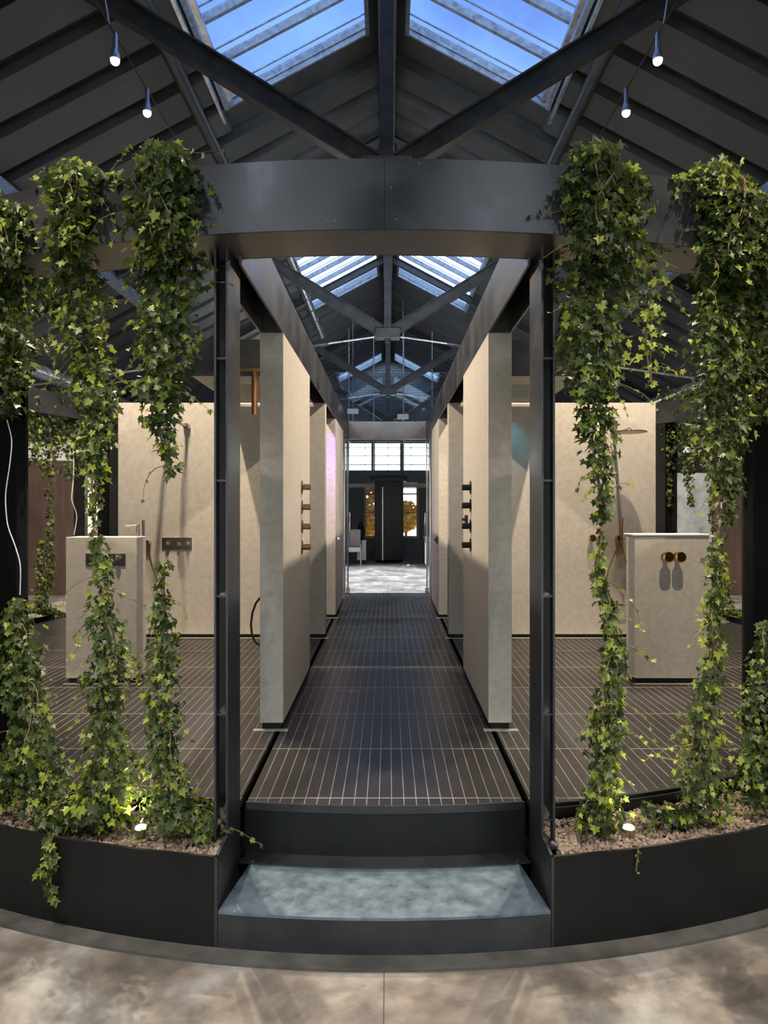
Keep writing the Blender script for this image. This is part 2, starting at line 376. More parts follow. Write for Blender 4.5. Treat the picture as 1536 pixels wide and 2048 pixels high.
m.add([(gx[0],YG,GZ1),(gx[-1],YG,GZ1),(gx[-1],YG,rz(gx[-1])),(0,YG,ROOF0),(gx[0],YG,rz(gx[0])),(gx[0],YG+.3,GZ1),(gx[-1],YG+.3,GZ1),(gx[-1],YG+.3,rz(gx[-1])),(0,YG+.3,ROOF0),(gx[0],YG+.3,rz(gx[0]))],
      [(0,1,2,3,4),(9,8,7,6,5),(0,5,6,1)])
struct('wall_gable', m, 'brick')
k = 3
for i in (0, 2, 4, 6, 8):
    a, bb = gx[i], gx[i+1]
    w = MB().box(a, a+.04, YG, YG+.1, GZ0, GZ1).box(bb-.04, bb, YG, YG+.1, GZ0, GZ1).box(a, bb, YG, YG+.1, GZ0, GZ0+.05).box(a, bb, YG, YG+.1, GZ1-.05, GZ1)
    for zz in (3.25, 3.62, 3.95): w.box(a, bb, YG+.02, YG+.08, zz, zz+.035)
    w = obj('window_%d' % k, w, 'steel'); w['kind'] = 'structure'; k += 1
    obj('pane', MB().box(a+.04, bb-.04, YG+.04, YG+.05, GZ0+.05, GZ1-.05), 'glass', w)
# entrance wall behind the viewer, with one glazed doorway
struct('wall_front', MB().box(-HALF, -1.8, YB, YB+.2, 0, rz(HALF)).box(1.8, HALF, YB, YB+.2, 0, rz(HALF)).box(-1.8, 1.8, YB, YB+.2, 2.7, rz(HALF))
    .add([(-HALF,YB,rz(HALF)),(HALF,YB,rz(HALF)),(0,YB,ROOF0),(-HALF,YB+.2,rz(HALF)),(HALF,YB+.2,rz(HALF)),(0,YB+.2,ROOF0)], [(0,1,2),(5,4,3),(0,3,4,1),(1,4,5,2),(2,5,3,0)]), 'plaster_dark')
w = MB()
for x in (-1.77, -.6, .6, 1.77): w.box(x-.03, x+.03, YB+.02, YB+.1, 0, 2.7)
w.box(-1.8, 1.8, YB+.02, YB+.1, 2.64, 2.7)
w = obj('window_%d' % k, w, 'steel'); w['kind'] = 'structure'; k += 1
obj('pane', MB().box(-1.74, 1.74, YB+.05, YB+.06, 0, 2.64), 'glass', w)

# roof: two slopes of sheeting on ribs, three pairs of ridge skylights
SK = [(3.2, 8.86), (12.45, 18.2), (27.3, 28.7)]; SX0, SX1 = .225, 2.05
RIB = .69
ribs = [8.72 + .345 + RIB*i for i in range(-22, 30)]
for s, nm in ((-1, 'ceiling_left'), (1, 'ceiling_right')):
    m = MB()
    def slab(x0, x1, y0, y1, t0=.0, t1=.1):
        a = (s*x0, s*x1)
        vs = [(a[0],y0,rz(x0)+t0),(a[1],y0,rz(x1)+t0),(a[1],y1,rz(x1)+t0),(a[0],y1,rz(x0)+t0),(a[0],y0,rz(x0)+t1),(a[1],y0,rz(x1)+t1),(a[1],y1,rz(x1)+t1),(a[0],y1,rz(x0)+t1)]
        m.add(vs, [(0,3,2,1),(4,5,6,7),(0,1,5,4),(1,2,6,5),(2,3,7,6),(3,0,4,7)])
    slab(0, SX0, YB, YG+.3); slab(SX1, HALF+.2, YB, YG+.3)
    ys = [YB] + [v for p in SK for v in p] + [YG+.3]
    for i in range(0, len(ys), 2): slab(SX0, SX1, ys[i], ys[i+1])
    for y in ribs:
        if not (YB+.2 < y < YG-.2): continue
        insk = any(p[0]-.25 < y < p[1]+.25 for p in SK)
        x0 = SX1+.02 if insk else .06
        y_ = y
        # trapezoid rib running down the slope
        vs = []
        for x in (x0, HALF):
            z = rz(x)
            vs += [(s*x,y_-.27,z),(s*x,y_-.24,z-.13),(s*x,y_+.24,z-.13),(s*x,y_+.27,z)]
        m.add(vs, [(0,1,5,4),(1,2,6,5),(2,3,7,6),(0,3,2,1),(4,5,6,7)])
    struct(nm, m, 'roof')
    for (y0, y1) in SK:
        f = MB()
        def rail(x0, x1, a, bb, d0=-.13, d1=.02):
            vs = [(s*x0,a,rz(x0)+d0),(s*x1,a,rz(x1)+d0),(s*x1,bb,rz(x1)+d0),(s*x0,bb,rz(x0)+d0),(s*x0,a,rz(x0)+d1),(s*x1,a,rz(x1)+d1),(s*x1,bb,rz(x1)+d1),(s*x0,bb,rz(x0)+d1)]
            f.add(vs, [(0,3,2,1),(4,5,6,7),(0,1,5,4),(1,2,6,5),(2,3,7,6),(3,0,4,7)])
        rail(SX0, SX0+.05, y0, y1); rail(SX1-.05, SX1, y0, y1); rail(SX0, SX1, y0, y0+.05); rail(SX0, SX1, y1-.03, y1, -.12, .08)
        y = y1
        while y > y0+.1:
            rail(SX0+.05, SX1-.05, y-.05, y, -.045, .06)
            rail(SX0+.05, SX1-.05, y-.17, y-.15, .05, .065)
            y -= RIB
        w = obj('window_%d' % k, f, 'skyframe'); w['kind'] = 'structure'; k += 1
        g = MB(); g.add([(s*SX0,y0,rz(SX0)+.08),(s*SX1,y0,rz(SX1)+.08),(s*SX1,y1,rz(SX1)+.08),(s*SX0,y1,rz(SX0)+.08)], [(0,1,2,3)])
        g.add([(s*SX0,y0,rz(SX0)+.09),(s*SX1,y0,rz(SX1)+.09),(s*SX1,y1,rz(SX1)+.09),(s*SX0,y1,rz(SX0)+.09)], [(3,2,1,0)])
        obj('pane', g, 'skyglass', w)
# ridge beam and purlins along the hall
tag(obj('ridge_beam', MB().box(-.05, .05, YB, YG, ROOF0-.34, ROOF0-.04).box(-.11,.11,YB,YG,ROOF0-.36,ROOF0-.34), 'truss'), 'long dark steel ridge beam running under the apex of the roof', 'beam')
for x, lab in ((-2.3, 'dark round roof purlin left of the ridge, just outside the skylight'), (2.3, 'dark round roof purlin right of the ridge, just outside the skylight')):
    tag(obj('roof_purlin', MB().tube([(x, YB+.2, rz(x)-.22), (x, YG-.1, rz(x)-.22)], .075, 14), 'truss'), lab, 'beam', 'roof purlins')
for x, lab in ((-4.4, 'pale bluish roof purlin half way down the left roof slope'), (4.4, 'pale bluish roof purlin half way down the right roof slope')):
    tag(obj('roof_purlin', MB().box(x-.07, x+.07, YB+.2, YG-.1, rz(x)-.34, rz(x)-.18), 'skyframe'), lab, 'beam', 'roof purlins')
def duct(x, z, r, y0, y1, lab):
    t = thing('round_duct', lab, 'duct', (x, y0, z), 'silver round ducts')
    obj('pipe', MB().tube([(x, y0, z), (x, y1, z)], r, 16), 'galv', t)
    y = y0+.5
    while y < y1:
        obj('collar', MB().tube([(x, y, z), (x, y+.05, z)], r+.012, 16), 'skyframe', t); y += .95
duct(-1.9, rz(1.9)-.33, .085, 12.0, 20.2, 'silver round duct running beside the left row of skylights')
duct(-6.3, rz(6.3)-.45, .12, 7.5, 20.2, 'silver round duct low under the left eave')
duct(6.3, rz(6.3)-.45, .12, 7.5, 20.2, 'silver round duct low under the right eave')
for s, side in ((-1, 'left'), (1, 'right')):
    t = thing('linear_light_rail', 'thin silver conduit rail beside the near %s skylight' % side, 'conduit', (s*1.92, 3.0, rz(1.92)-.2), 'conduit rails by the near skylights')
    obj('rail', MB().box(s*1.92-.03, s*1.92+.03, 3.2, 8.6, rz(1.92)-.24, rz(1.92)-.19), 'galv', t)
    obj('rail', MB().box(s*2.06-.018, s*2.06+.018, 3.2, 8.9, rz(2.06)-.27, rz(2.06)-.23), 'galv', t)

# roof trusses
NZ = EYE+2.73; XM = 2.92; SL = (rz(XM)-.12-NZ)/XM
tr = thing('roof_truss', '', 'roof truss', (0, 5.73, NZ), 'roof trusses across the hall')
def hbeam(mb, p0, p1, d=.17, w=.13):
    p0 = Vector(p0); p1 = Vector(p1); dr = (p1-p0).normalized(); nrm = Vector((0,-1,0)).cross(dr).normalized()
    mb.bar(p0, p1, .02, d)
    for sg in (-1, 1): mb.bar(p0+nrm*sg*(d/2-.008), p1+nrm*sg*(d/2-.008), w, .016)
    return mb
Y0 = 5.73
for s in (-1, 1):
    obj('diagonal_strut', hbeam(MB(), (s*.08, Y0, NZ+.04), (s*XM, Y0, rz(XM)-.12)), 'truss', tr)
    obj('rafter', hbeam(MB(), (s*.05, Y0, ROOF0-.24), (s*HALF, Y0, rz(HALF)-.18), .16), 'truss', tr)
    td = obj('tie_rod', MB().tube([(s*.12, Y0, NZ-.03), (s*(HALF-.05), Y0, rz(HALF)-.32)], .016, 8), 'galv', tr)
    p0 = Vector((s*.12, Y0, NZ-.03)); p1 = Vector((s*(HALF-.05), Y0, rz(HALF)-.32)); q = p0.lerp(p1, .105); q2 = p0.lerp(p1, .145)
    obj('turnbuckle', MB().tube([q, q.lerp(q2,.2), q.lerp(q2,.5), q.lerp(q2,.8), q2], [.022,.038,.03,.038,.022], 10), 'steel', td)
obj('king_post', MB().box(-.055, .055, Y0-.06, Y0-.048, NZ, ROOF0-.2).box(-.055, .055, Y0+.048, Y0+.06, NZ, ROOF0-.2).box(-.008, .008, Y0-.05, Y0+.05, NZ, ROOF0-.2), 'truss', tr)
obj('node_plate', MB().box(-.20, .20, Y0-.09, Y0+.09, NZ-.08, NZ+.09), 'truss', tr, bevel=.01)
obj('node_bolt', MB().cyl((0,Y0,NZ-.13),(0,Y0,NZ-.08),.04,12), 'steel', tr)
tr['label'] = 'nearest steel roof truss, its crossing diagonals above the front ring beam'
for D, lab in ((11.2, 'second steel roof truss, its centre node and turnbuckle rods just past the walkway beams'),
               (16.9, 'third steel roof truss, smaller dark V seen under the second truss'),
               (22.6, 'furthest steel roof truss, faint V behind the gallery glass')):
    c = copy_tree(tr); c.location.y = D; c['label'] = lab

# ================================================================== ROUND PAVILION
ZD = .357                      # deck level
RO = 4.13                      # outer face of planter
RB0, RB1 = 3.82, 4.09          # ring beam
ZB0, ZB1 = 2.59, 2.833
A_OPEN = math.degrees(math.asin(.6/RO))
struct('trim_3', MB().arc(RO+.001, RO+.075, 0, 360, 0, .012, 720), 'kerb')
for s, side in ((-1, 'left'), (1, 'right')):
    t = thing('curved_planter', 'low curved black steel planter trough %s of the entrance step, filled with clay pebbles' % side, 'planter', (s*RO, CY, 0), 'curved planter troughs')
    a0, a1 = sorted((s*A_OPEN, s*(180-A_OPEN)))
    obj('outer_wall', MB().arc(RO-.012, RO, a0, a1, 0, .336, 320), 'steel_dark', t)
    b0, b1 = sorted((s*9.45, s*(180-9.45)))
    obj('inner_rim', MB().arc(3.755, 3.767, b0, b1, .18, .345, 110), 'steel_dark', t)
    obj('soil_bed', MB().arc(3.767, RO-.012, b0, b1, .1, .285, 110), 'soil', t)
    for yy, sg in ((CY-math.sqrt(RO*RO-.36), 1), (CY+math.sqrt(RO*RO-.36), -1)):
        a, bb = sorted((yy, yy+sg*.395)); x0, x1 = sorted((s*.6, s*.61)); obj('cheek_plate', MB().box(x0, x1, a, bb, 0, .336), 'steel', t)
# entrance step
t = thing('entrance_step', 'low metal entrance step with pale bluish tread and curved dark riser', 'step', (0, 2.5, 0))
obj('riser', MB().arc(RO-.012, RO, -A_OPEN+.03, A_OPEN-.03, 0, .133, 24), 'steel', t)
obj('tread', MB().arc(3.70, RO+.002, -A_OPEN+.05, A_OPEN-.05, .133, .143, 24), 'tread', t)
obj('upper_riser', MB().arc(3.70, 3.712, -9.1, 9.1, .1, ZD-.004, 24), 'steel_dark', t)
obj('toe_plate', MB().arc(3.712, 3.80, -8.95, 8.95, .143, .149, 24), 'steel', t)
t = thing('exit_step', 'low steel step down at the far end of the walkway', 'step', (0, 10.6, 0))
obj('tread', MB().arc(3.25, RO, 180-A_OPEN, 180+A_OPEN, .16, .175, 24), 'tread', t)
# decks
def deck(x0, x1, R=3.75, y1=None, n=60):
    pts = []
    for i in range(n+1):
        x = x0+(x1-x0)*i/n; pts.append((x, CY-math.sqrt(max(R*R-x*x, 0))))
    for i in range(n+1):
        x = x1+(x0-x1)*i/n; yy = CY+math.sqrt(max(R*R-x*x, 0)); pts.append((x, yy if y1 is None else min(yy, y1)))
    return pts
t = thing('walkway_deck', 'straight dark ribbed walkway deck with pale slits leading to the far door', 'deck', (0, CY, 0))
obj('tile_surface', MB().prism(deck(-.578, .578, 3.705, 9.9), ZD-.03, ZD), 'deck', t)
obj('front_edge', MB().arc(3.705, 3.716, -8.95, 8.95, ZD-.03, ZD+.001, 20), 'steel', t)
for s, side in ((-1, 'left'), (1, 'right')):
    x0, x1 = sorted((s*.607, s*3.752))
    t = thing('platform_deck', 'half-round dark slatted deck %s of the walkway, under the stone panels' % side, 'deck', (s*2, CY, 0), 'half-round decks')
    obj('tile_surface', MB().prism(deck(x0, x1), ZD-.03, ZD), 'deck', t)
    a0, a1 = sorted((s*9.4, s*170.6))
    obj('fascia', MB().arc(3.735, 3.753, a0, a1, .15, ZD+.002, 100), 'steel_dark', t)
tag(obj('deck_substructure', MB().prism(deck(-3.6, 3.6, 3.69), .02, .2), 'plinth'), 'black base seen in the gaps beside the walkway deck', 'base')

# ring beam
t = thing('ring_beam', 'huge dark steel ring beam carried on posts above the planter', 'ring beam', (0, CY, ZB0))
obj('outer_face', MB().arc(RB1-.012, RB1, 0, 360, ZB0, ZB1, 720), 'steel', t)
obj('inner_face', MB().arc(RB0, RB0+.012, 0, 360, ZB0, ZB1, 720), 'steel', t)
obj('soffit_plate', MB().arc(RB0+.012, RB1-.012, 0, 360, ZB0, ZB0+.012, 720), 'steel_soffit', t)
obj('top_plate', MB().arc(RB0, RB1, 0, 360, ZB1, ZB1+.01, 720), 'steel', t)
obj('seam', MB().box(-.0015, .0015, CY-RB1-.001, CY-RB1+.002, ZB0, ZB1), 'plinth', t)
for px, py in ((782,375),(792,438),(655,441),(670,441),(512,444),(838,326)):
    p = P(px, py, CY-RB1); a = math.asin(p.x/RB1)
    q = Vector((RB1*sin(a), CY-RB1*cos(a), p.z)); obj('rivet', MB().sphere(q, .0032, 8), 'galv', t)

# ring posts: open steel channels with stiffener plates
def post(name, label, z0=.29, z1=ZB0, group='steel channel posts under the ring'):
    # local: inner plate on +x side, channel mouth faces -y
    t = thing(name, label, 'post', (0, 0, z0), group)
    obj('side_plate', MB().box(0, .008, 0, .22, z0, z1), 'steel', t)
    obj('side_plate', MB().box(-.045, -.037, 0, .05, z0, z1), 'steel', t)
    obj('back_plate', MB().box(-.088, 0, .212, .22, z0, z1), 'steel_dark', t)
    obj('base_foot', MB().box(-.06, .008, -.02, .23, z0, z0+.012), 'steel', t)
    for zz in (.385, .79, 1.245, 1.69, 2.16):
        obj('stiffener', MB().add([(-.037,.012,zz),(0,.012,zz),(0,.21,zz),(-.037,.21,zz),(-.037,.012,zz+.008),(0,.012,zz+.008),(0,.21,zz+.008),(-.037,.21,zz+.008)],
            [(0,3,2,1),(4,5,6,7),(0,1,5,4),(1,2,6,5),(2,3,7,6),(3,0,4,7)]).add([(-.004,.012,zz+.008),(-.001,.012,zz+.008),(-.001,.012,zz+.06),(-.004,.2,zz+.008)], [(0,1,2),(0,2,3),(1,3,2)]), 'steel', t)
    return t
pl = post('ring_post', 'tall dark steel channel post on the left side of the entrance opening')
pl.location = (-.608, 2.68, .29)
pr = copy_tree(pl); pr.location = (.608, 2.68, .29); pr.scale = (-1, 1, 1); pr['label'] = 'tall dark steel channel post on the right side of the entrance opening'
def widepost(a, label):
    aa = math.radians(a); r = 3.94; c = Vector((r*sin(aa), CY-r*cos(aa), .29))
    t = thing('ring_column', label, 'column', c, 'wide dark steel columns round the ring')
    def bx(x0,x1,y0,y1): # tangential x, radial y (out = -y)
        vs = []
        for z in (.29, ZB0):
            for x, y in ((x0,y0),(x1,y0),(x1,y1),(x0,y1)): vs.append((c.x+x*cos(aa)-y*sin(aa), c.y+x*sin(aa)+y*cos(aa), z))
        return vs
    F6 = [(0,3,2,1),(4,5,6,7),(0,1,5,4),(1,2,6,5),(2,3,7,6),(3,0,4,7)]
    obj('flange', MB().add(bx(-.075,.075,-.11,-.098), F6), 'steel_dark', t)
    obj('flange', MB().add(bx(-.075,.075,.098,.11), F6), 'steel_dark', t)
    obj('web', MB().add(bx(-.006,.006,-.098,.098), F6), 'steel_dark', t)
    obj('mounting_clip', MB().add([(p[0],p[1],.9+.02*(i>3)) for i,p in enumerate(bx(.075,.095,-.11,-.1))], F6).add([(p[0],p[1],1.35+.02*(i>3)) for i,p in enumerate(bx(.075,.095,-.11,-.1))], F6)
        .add([(p[0],p[1],1.8+.02*(i>3)) for i,p in enumerate(bx(.075,.095,-.11,-.1))], F6), 'chrome', t)
    return t
for a, lab in ((-25.6, 'wide dark steel column cut by the left edge of the picture, wrapped in ivy at its foot'),
               (25.6, 'wide dark steel column cut by the right edge of the picture, behind the ivy'),
               (-120, 'dark steel column at the far left of the ring, right of the brown panels'),
               (120, 'dark steel column at the far right of the ring, beside the grey panel'),
               (-75, 'dark steel column out of view on the left flank of the ring'), (75, 'dark steel column out of view on the right flank of the ring')):
    if abs(a) == 75: continue
    widepost(a, lab)

# walkway beams: hollow inverted channels resting on the stone fins
FX0, FX1 = .57, .70
for s, side in ((-1, 'left'), (1, 'right')):
    t = thing('walkway_beam', 'long dark steel beam over the %s edge of the walkway, running to the back of the ring' % side, 'beam', (s*.63, CY, 2.555), 'walkway beams')
    ya, yb = 2.79, 10.41
    def bx(x0, x1, y0, y1, z0, z1): x0, x1 = sorted((s*x0, s*x1)); return MB().box(x0, x1, y0, y1, z0, z1)
    obj('inner_plate', bx(FX0, FX0+.01, ya, yb, 2.558, 2.833), 'steel', t)
    obj('outer_plate', bx(FX1-.01, FX1, ya, yb, 2.558, 2.833), 'steel_soffit', t)
    obj('top_plate', bx(FX0+.01, FX1-.01, ya, yb, 2.823, 2.833), 'steel', t)
    for yy in (3.89, 5.19, 7.73): obj('end_plate', bx(FX0+.01, FX1-.01, yy, yy+.012, 2.558, 2.823), 'steel', t)
    # shower soffit box hung from the beam
    t = thing('shower_soffit', 'dark steel soffit box reaching out over the %s shower area with pale underside' % side, 'soffit', (s*1.05, 5.9, 2.56), 'shower soffit boxes')
    obj('front_plate', bx(FX1+.002, 1.46, 5.22, 5.232, 2.562, 2.833), 'steel', t)
    obj('end_plate', bx(1.448, 1.46, 5.232, 6.54, 2.562, 2.833), 'steel', t)
    obj('underside', bx(FX1+.002, 1.448, 5.232, 6.54, 2.562, 2.574), 'wall', t)
    obj('shower_tray_grille', bx(.8, 1.3, 5.6, 6.2, 2.556, 2.562), 'nickel', t)

# stone panels
def stone(label, x0, x1, y0, y1, z1, grp, nm='stone_fin'):
    t = thing(nm, label, 'wall', ((x0+x1)/2, (y0+y1)/2, ZD), grp)
    obj('slab', MB().box(x0, x1, y0, y1, ZD+.032, z1), 'wall', t, bevel=.003)
    obj('shadow_gap', MB().box(x0+.012, x1-.012, y0+.012, y1-.012, ZD, ZD+.033), 'plinth', t)
    obj('floor_strip', MB().box(x0-.03, x1+.03, y0-.045, y0-.012, ZD, ZD+.004), 'alu', t)
    return t
for s, side in ((-1, 'left'), (1, 'right')):
    def xs_(a, bb): return sorted((s*a, s*bb))
    x0, x1 = xs_(FX0, FX1)
    g = 'tall cream stone panels of the pavilion'
    stone('tall narrow cream stone fin nearest the entrance on the %s of the walkway' % side, x0, x1, 3.89, 5.2, 2.558, g)
    stone('narrow cream stone fin furthest along the %s of the walkway%s' % (side, ', purple at the top' if s < 0 else ''), x0, x1, 7.73, 9.05, 2.558, g)
    x0, x1 = xs_(.577, 2.52)
    stone('wide cream stone shower wall facing the entrance on the %s' % side, x0, x1, 6.56, 6.68, 2.558, g, 'shower_wall')
def block(label, x0, x1, y0, y1, z1):
    t = thing('stone_pedestal', label, 'pedestal', ((x0+x1)/2, (y0+y1)/2, ZD), 'free-standing stone washbasin blocks')
    obj('slab', MB().box(x0, x1, y0, y1, ZD+.035, z1), 'wall', t, bevel=.003)
    obj('shadow_gap', MB().box(x0+.015, x1-.015, y0+.015, y1-.015, ZD, ZD+.036), 'plinth', t)
    obj('floor_strip', MB().box(x0-.005, x1+.005, y0-.035, y0-.01, ZD, ZD+.004), 'alu', t)
    return t
tb = block('waist-high cream stone block on the left deck with a bronze control plate', -2.235, -1.74, 4.88, 5.07, 1.375)
tb2 = block('waist-high cream stone block on the right deck with two big brass knobs', 1.73, 2.25, 4.88, 5.05, 1.385)
obj('rim_plate', MB().box(1.715, 2.25, 4.87, 5.06, 1.385, 1.397), 'white', tb2, bevel=.003)

# ------------------------------------------------------------------ bathroom fittings
YW = 6.56
def knob(name, label, px, py, D, r, L, mt, grp, axis='y'):
    p = P(px, py, D)
    t = thing(name, label, 'knob', p, grp)
    obj('escutcheon', MB().lathe([(r*.8, 0), (r*.8, .004)], (p.x, D, p.z), axis), mt, t)
    obj('stem', MB().lathe([(r*.45, .004), (r*.45, L*.5)], (p.x, D, p.z), axis), mt, t)
    obj('handle', MB().lathe([(r*.5, L*.5), (r, L*.55), (r*1.05, L*.8), (r, L), (r*.8, L*1.02)], (p.x, D, p.z), axis), mt, t)
    return t
knob('tap_knob', 'left one of the two big brass knobs on the right stone block', 1330, 1113, 4.88, .036, .07, 'brass', 'brass knobs on the right block')
knob('tap_knob', 'right one of the two big brass knobs on the right stone block', 1354, 1113, 4.88, .036, .07, 'brass', 'brass knobs on the right block')
knob('tap_knob', 'left one of the pair of small brass knobs on the right shower wall', 1182, 1076, YW, .033, .06, 'brass', 'brass knobs on the right shower wall')
knob('tap_knob', 'right one of the pair of small brass knobs on the right shower wall', 1199, 1076, YW, .033, .06, 'brass', 'brass knobs on the right shower wall')
# hand shower right
p = P(1236, 1076, YW)
t = thing('hand_shower', 'copper stick hand shower with looping hose on the right shower wall', 'hand shower', p)
obj('wall_holder', MB().lathe([(.028,0),(.03,.02),(.026,.06)], (p.x, YW, p.z), 'y'), 'brass', t)
obj('stick', MB().tube([(p.x+.004, YW-.07, p.z-.04), (p.x+.012, YW-.08, p.z+.19)], [.009, .012], 12), 'copper', t)
hp = [P(x, y, YW-.06) for x, y in ((1237,1082),(1228,1110),(1216,1140),(1212,1165),(1216,1190),(1228,1206),(1242,1211),(1254,1208))]
hp2 = []
for i in range(len(hp)-1):
    for k_ in range(4): hp2.append(hp[i].lerp(hp[i+1], k_/4))
hp2.append(hp[-1])
for _ in range(2): hp2 = [hp2[0]]+[(hp2[i-1]+hp2[i]*2+hp2[i+1])/4 for i in range(1, len(hp2)-1)]+[hp2[-1]]
obj('hose', MB().tube(hp2, .0075, 8), 'brass', t)
obj('outlet_spout', MB().tube([P(1238,1084,YW-.05), P(1246,1106,YW-.12), P(1253,1128,YW-.14)], .008, 8), 'brass', t)
# rain shower right
p = P(1200, 868, YW)
t = thing('rain_shower', 'round bronze overhead rain shower on a long arm on the right shower wall', 'shower head', p)
obj('arm', MB().tube([(p.x+.13, YW, p.z), (p.x+.13, YW-.42, p.z)], .013, 12), 'bronze', t)
obj('wall_flange', MB().lathe([(.035,0),(.035,.012)], (p.x+.13, YW, p.z), 'y'), 'bronze', t)
obj('head', MB().lathe([(.02,.03),(.03,.012),(.15,.008),(.15,0)], (p.x+.13, YW-.42, p.z-.03)), 'bronze', t)
# twin spout left
t = thing('wall_shower', 'nickel swivel wall shower with two jointed arms high on the left shower wall', 'shower head', P(372, 853, YW))
for px, py, dx in ((374, 853, -.16), (338, 858, -.12)):
    p = P(px, py, YW)
    obj('wall_flange', MB().lathe([(.032,0),(.034,.015),(.026,.05)], (p.x, YW, p.z), 'y'), 'nickel', t)
    a = Vector((p.x, YW-.05, p.z)); b_ = Vector((p.x+dx*.3, YW-.30, p.z+.03)); c_ = Vector((p.x+dx*.4, YW-.52, p.z+.02))
    obj('arm', MB().tube([a, b_, c_], .014, 10), 'nickel', t)
    obj('nozzle', MB().tube([c_, c_+Vector((0,-.01,-.07))], [.016, .024], 12), 'nickel', t)
def plate(name, label, x0, x1, y0, y1, D, mt, knobs, grp=None):
    a = P(x0, y1, D); bb = P(x1, y0, D)
    t = thing(name, label, 'control plate', ((a.x+bb.x)/2, D, a.z), grp)
    obj('backplate', MB().box(a.x, bb.x, D-.008, D, a.z, bb.z), mt, t, bevel=.002)
    for kx, ky in knobs:
        q = P(kx, ky, D)
        obj('knob', MB().lathe([(.018,.008),(.018,.04),(.015,.045)], (q.x, D, q.z), 'y', 16), mt, t)
        obj('lever', MB().box(q.x-.004, q.x+.004, D-.052, D-.044, q.z-.012, q.z+.03), mt, t)
plate('control_plate', 'nickel shower control plate with three knobs on the left shower wall', 324, 384, 1075, 1099, YW, 'nickel', ((335,1087),(358,1088),(375,1087)))
plate('control_plate', 'dark bronze control plate on the front of the left stone block', 172, 252, 1107, 1132, 4.88, 'nickel', ((236,1115),(190,1120)))
# spout and hand shower behind the left block
p = P(297, 1085, YW)
t = thing('hand_shower', 'slim grey stick hand shower with dark hose beside the left stone block', 'hand shower', p)
obj('wall_holder', MB().lathe([(.025,0),(.025,.06)], (p.x, YW, p.z), 'y', 16), 'nickel', t)
obj('stick', MB().tube([(p.x-.02, YW-.07, p.z-.03), (p.x-.022, YW-.075, p.z+.21)], [.010,.013], 10), 'nickel', t)
obj('hose', MB().tube([P(298,1088,YW-.06), P(299,1110,YW-.05), P(305,1135,YW-.05), P(314,1160,YW-.05), P(322,1180,YW-.04)], .008, 8), 'bronze', t)
t = thing('basin_tap', 'thin nickel tap standing on top of the left stone block', 'tap', (-1.77, 5.0, 1.375))
obj('pipe', MB().tube([(-1.775,5.0,1.375),(-1.775,5.0,1.46)], .011, 10), 'nickel', t)
obj('spout', MB().tube([(-1.775,5.0,1.455),(-1.86,4.99,1.45)], .008, 8), 'nickel', t)
# corridor knobs on the fins
for s, grp, mt, lst in ((-1, 'bronze knobs in a column on the left fin', 'bronze', ((974,'topmost'),(1014,'second from top'),(1053,'third from top'),(1094,'lowest'))),
                        (1, 'black knobs in a column on the right fin', 'black', ((975,'topmost'),(1011,'second from top'),(1052,'third from top'),(1090,'lowest')))):
    for py, w_ in lst:
        D = 4.72; z = EYE-(py-VY)*D/F; x = s*FX0
        t = thing('valve_knob', '%s %s round valve knob on the walkway side of the %s fin' % (w_, 'brown bronze' if s < 0 else 'black', 'left' if s < 0 else 'right'), 'knob', (x, D, z), grp)
        ax = 'x' if s < 0 else '-x'
        obj('escutcheon', MB().lathe([(.045,0),(.045,.006)], (x, D, z), ax), mt, t)
        obj('handle', MB().lathe([(.02,.006),(.021,.055),(.019,.06)], (x, D, z), ax, 18), mt, t)
def switchplate(label, s, D, py0, py1, mt):
    z0 = EYE-(py1-VY)*D/F; z1 = EYE-(py0-VY)*D/F; x = s*FX0; a, bb = sorted((x, x-s*.012))
    t = thing('touch_control', label, 'control plate', (x, D, z0))
    obj('plate', MB().box(a, bb, D-.06, D+.06, z0, z1), mt, t, bevel=.002)
    a, bb = sorted((x-s*.012, x-s*.035)); obj('button', MB().box(a, bb, D-.02, D+.02, z0+(z1-z0)*.35, z0+(z1-z0)*.65), mt, t)
switchplate('small black control plate beside the black knobs on the right fin', 1, 4.95, 1030, 1048, 'black')
switchplate('small black control plate on the far right fin of the walkway', 1, 7.95, 1072, 1087, 'black')
switchplate('small chrome lever plate on the far left fin of the walkway', -1, 8.0, 1070, 1084, 'chrome')
# copper ceiling shower and brass bar left of the left fin
t = thing('ceiling_shower', 'copper ceiling shower with two tubes hanging from a brass bar behind the left post', 'shower head', P(508, 742, 5.15))
obj('rail', MB().box(*sorted((P(478,740,5.15).x, P(521,740,5.15).x)), 5.13, 5.16, P(0,743,5.15).z, P(0,737,5.15).z), 'brass', t)
obj('tube', MB().cyl(P(509,743,5.15), P(509,830,5.15), .022, 16), 'copper', t)
obj('tube', MB().cyl(P(514,743,5.20), P(514,800,5.20), .013, 12), 'copper', t)
# black hose loop by the left fin
hp = [Vector((-.70, 4.3, 1.06))] + [P(x, y, 4.3) for x, y in ((520,1196),(512,1206),(505,1225),(502,1248),(504,1270),(510,1284),(520,1291))] + [Vector((-.70, 4.32, .72))]
tag(obj('shower_hose', MB().tube(hp, .007, 8), 'rubber', None, tuple(hp[0])), 'black rubber hose looping out from behind the left near fin', 'hose')

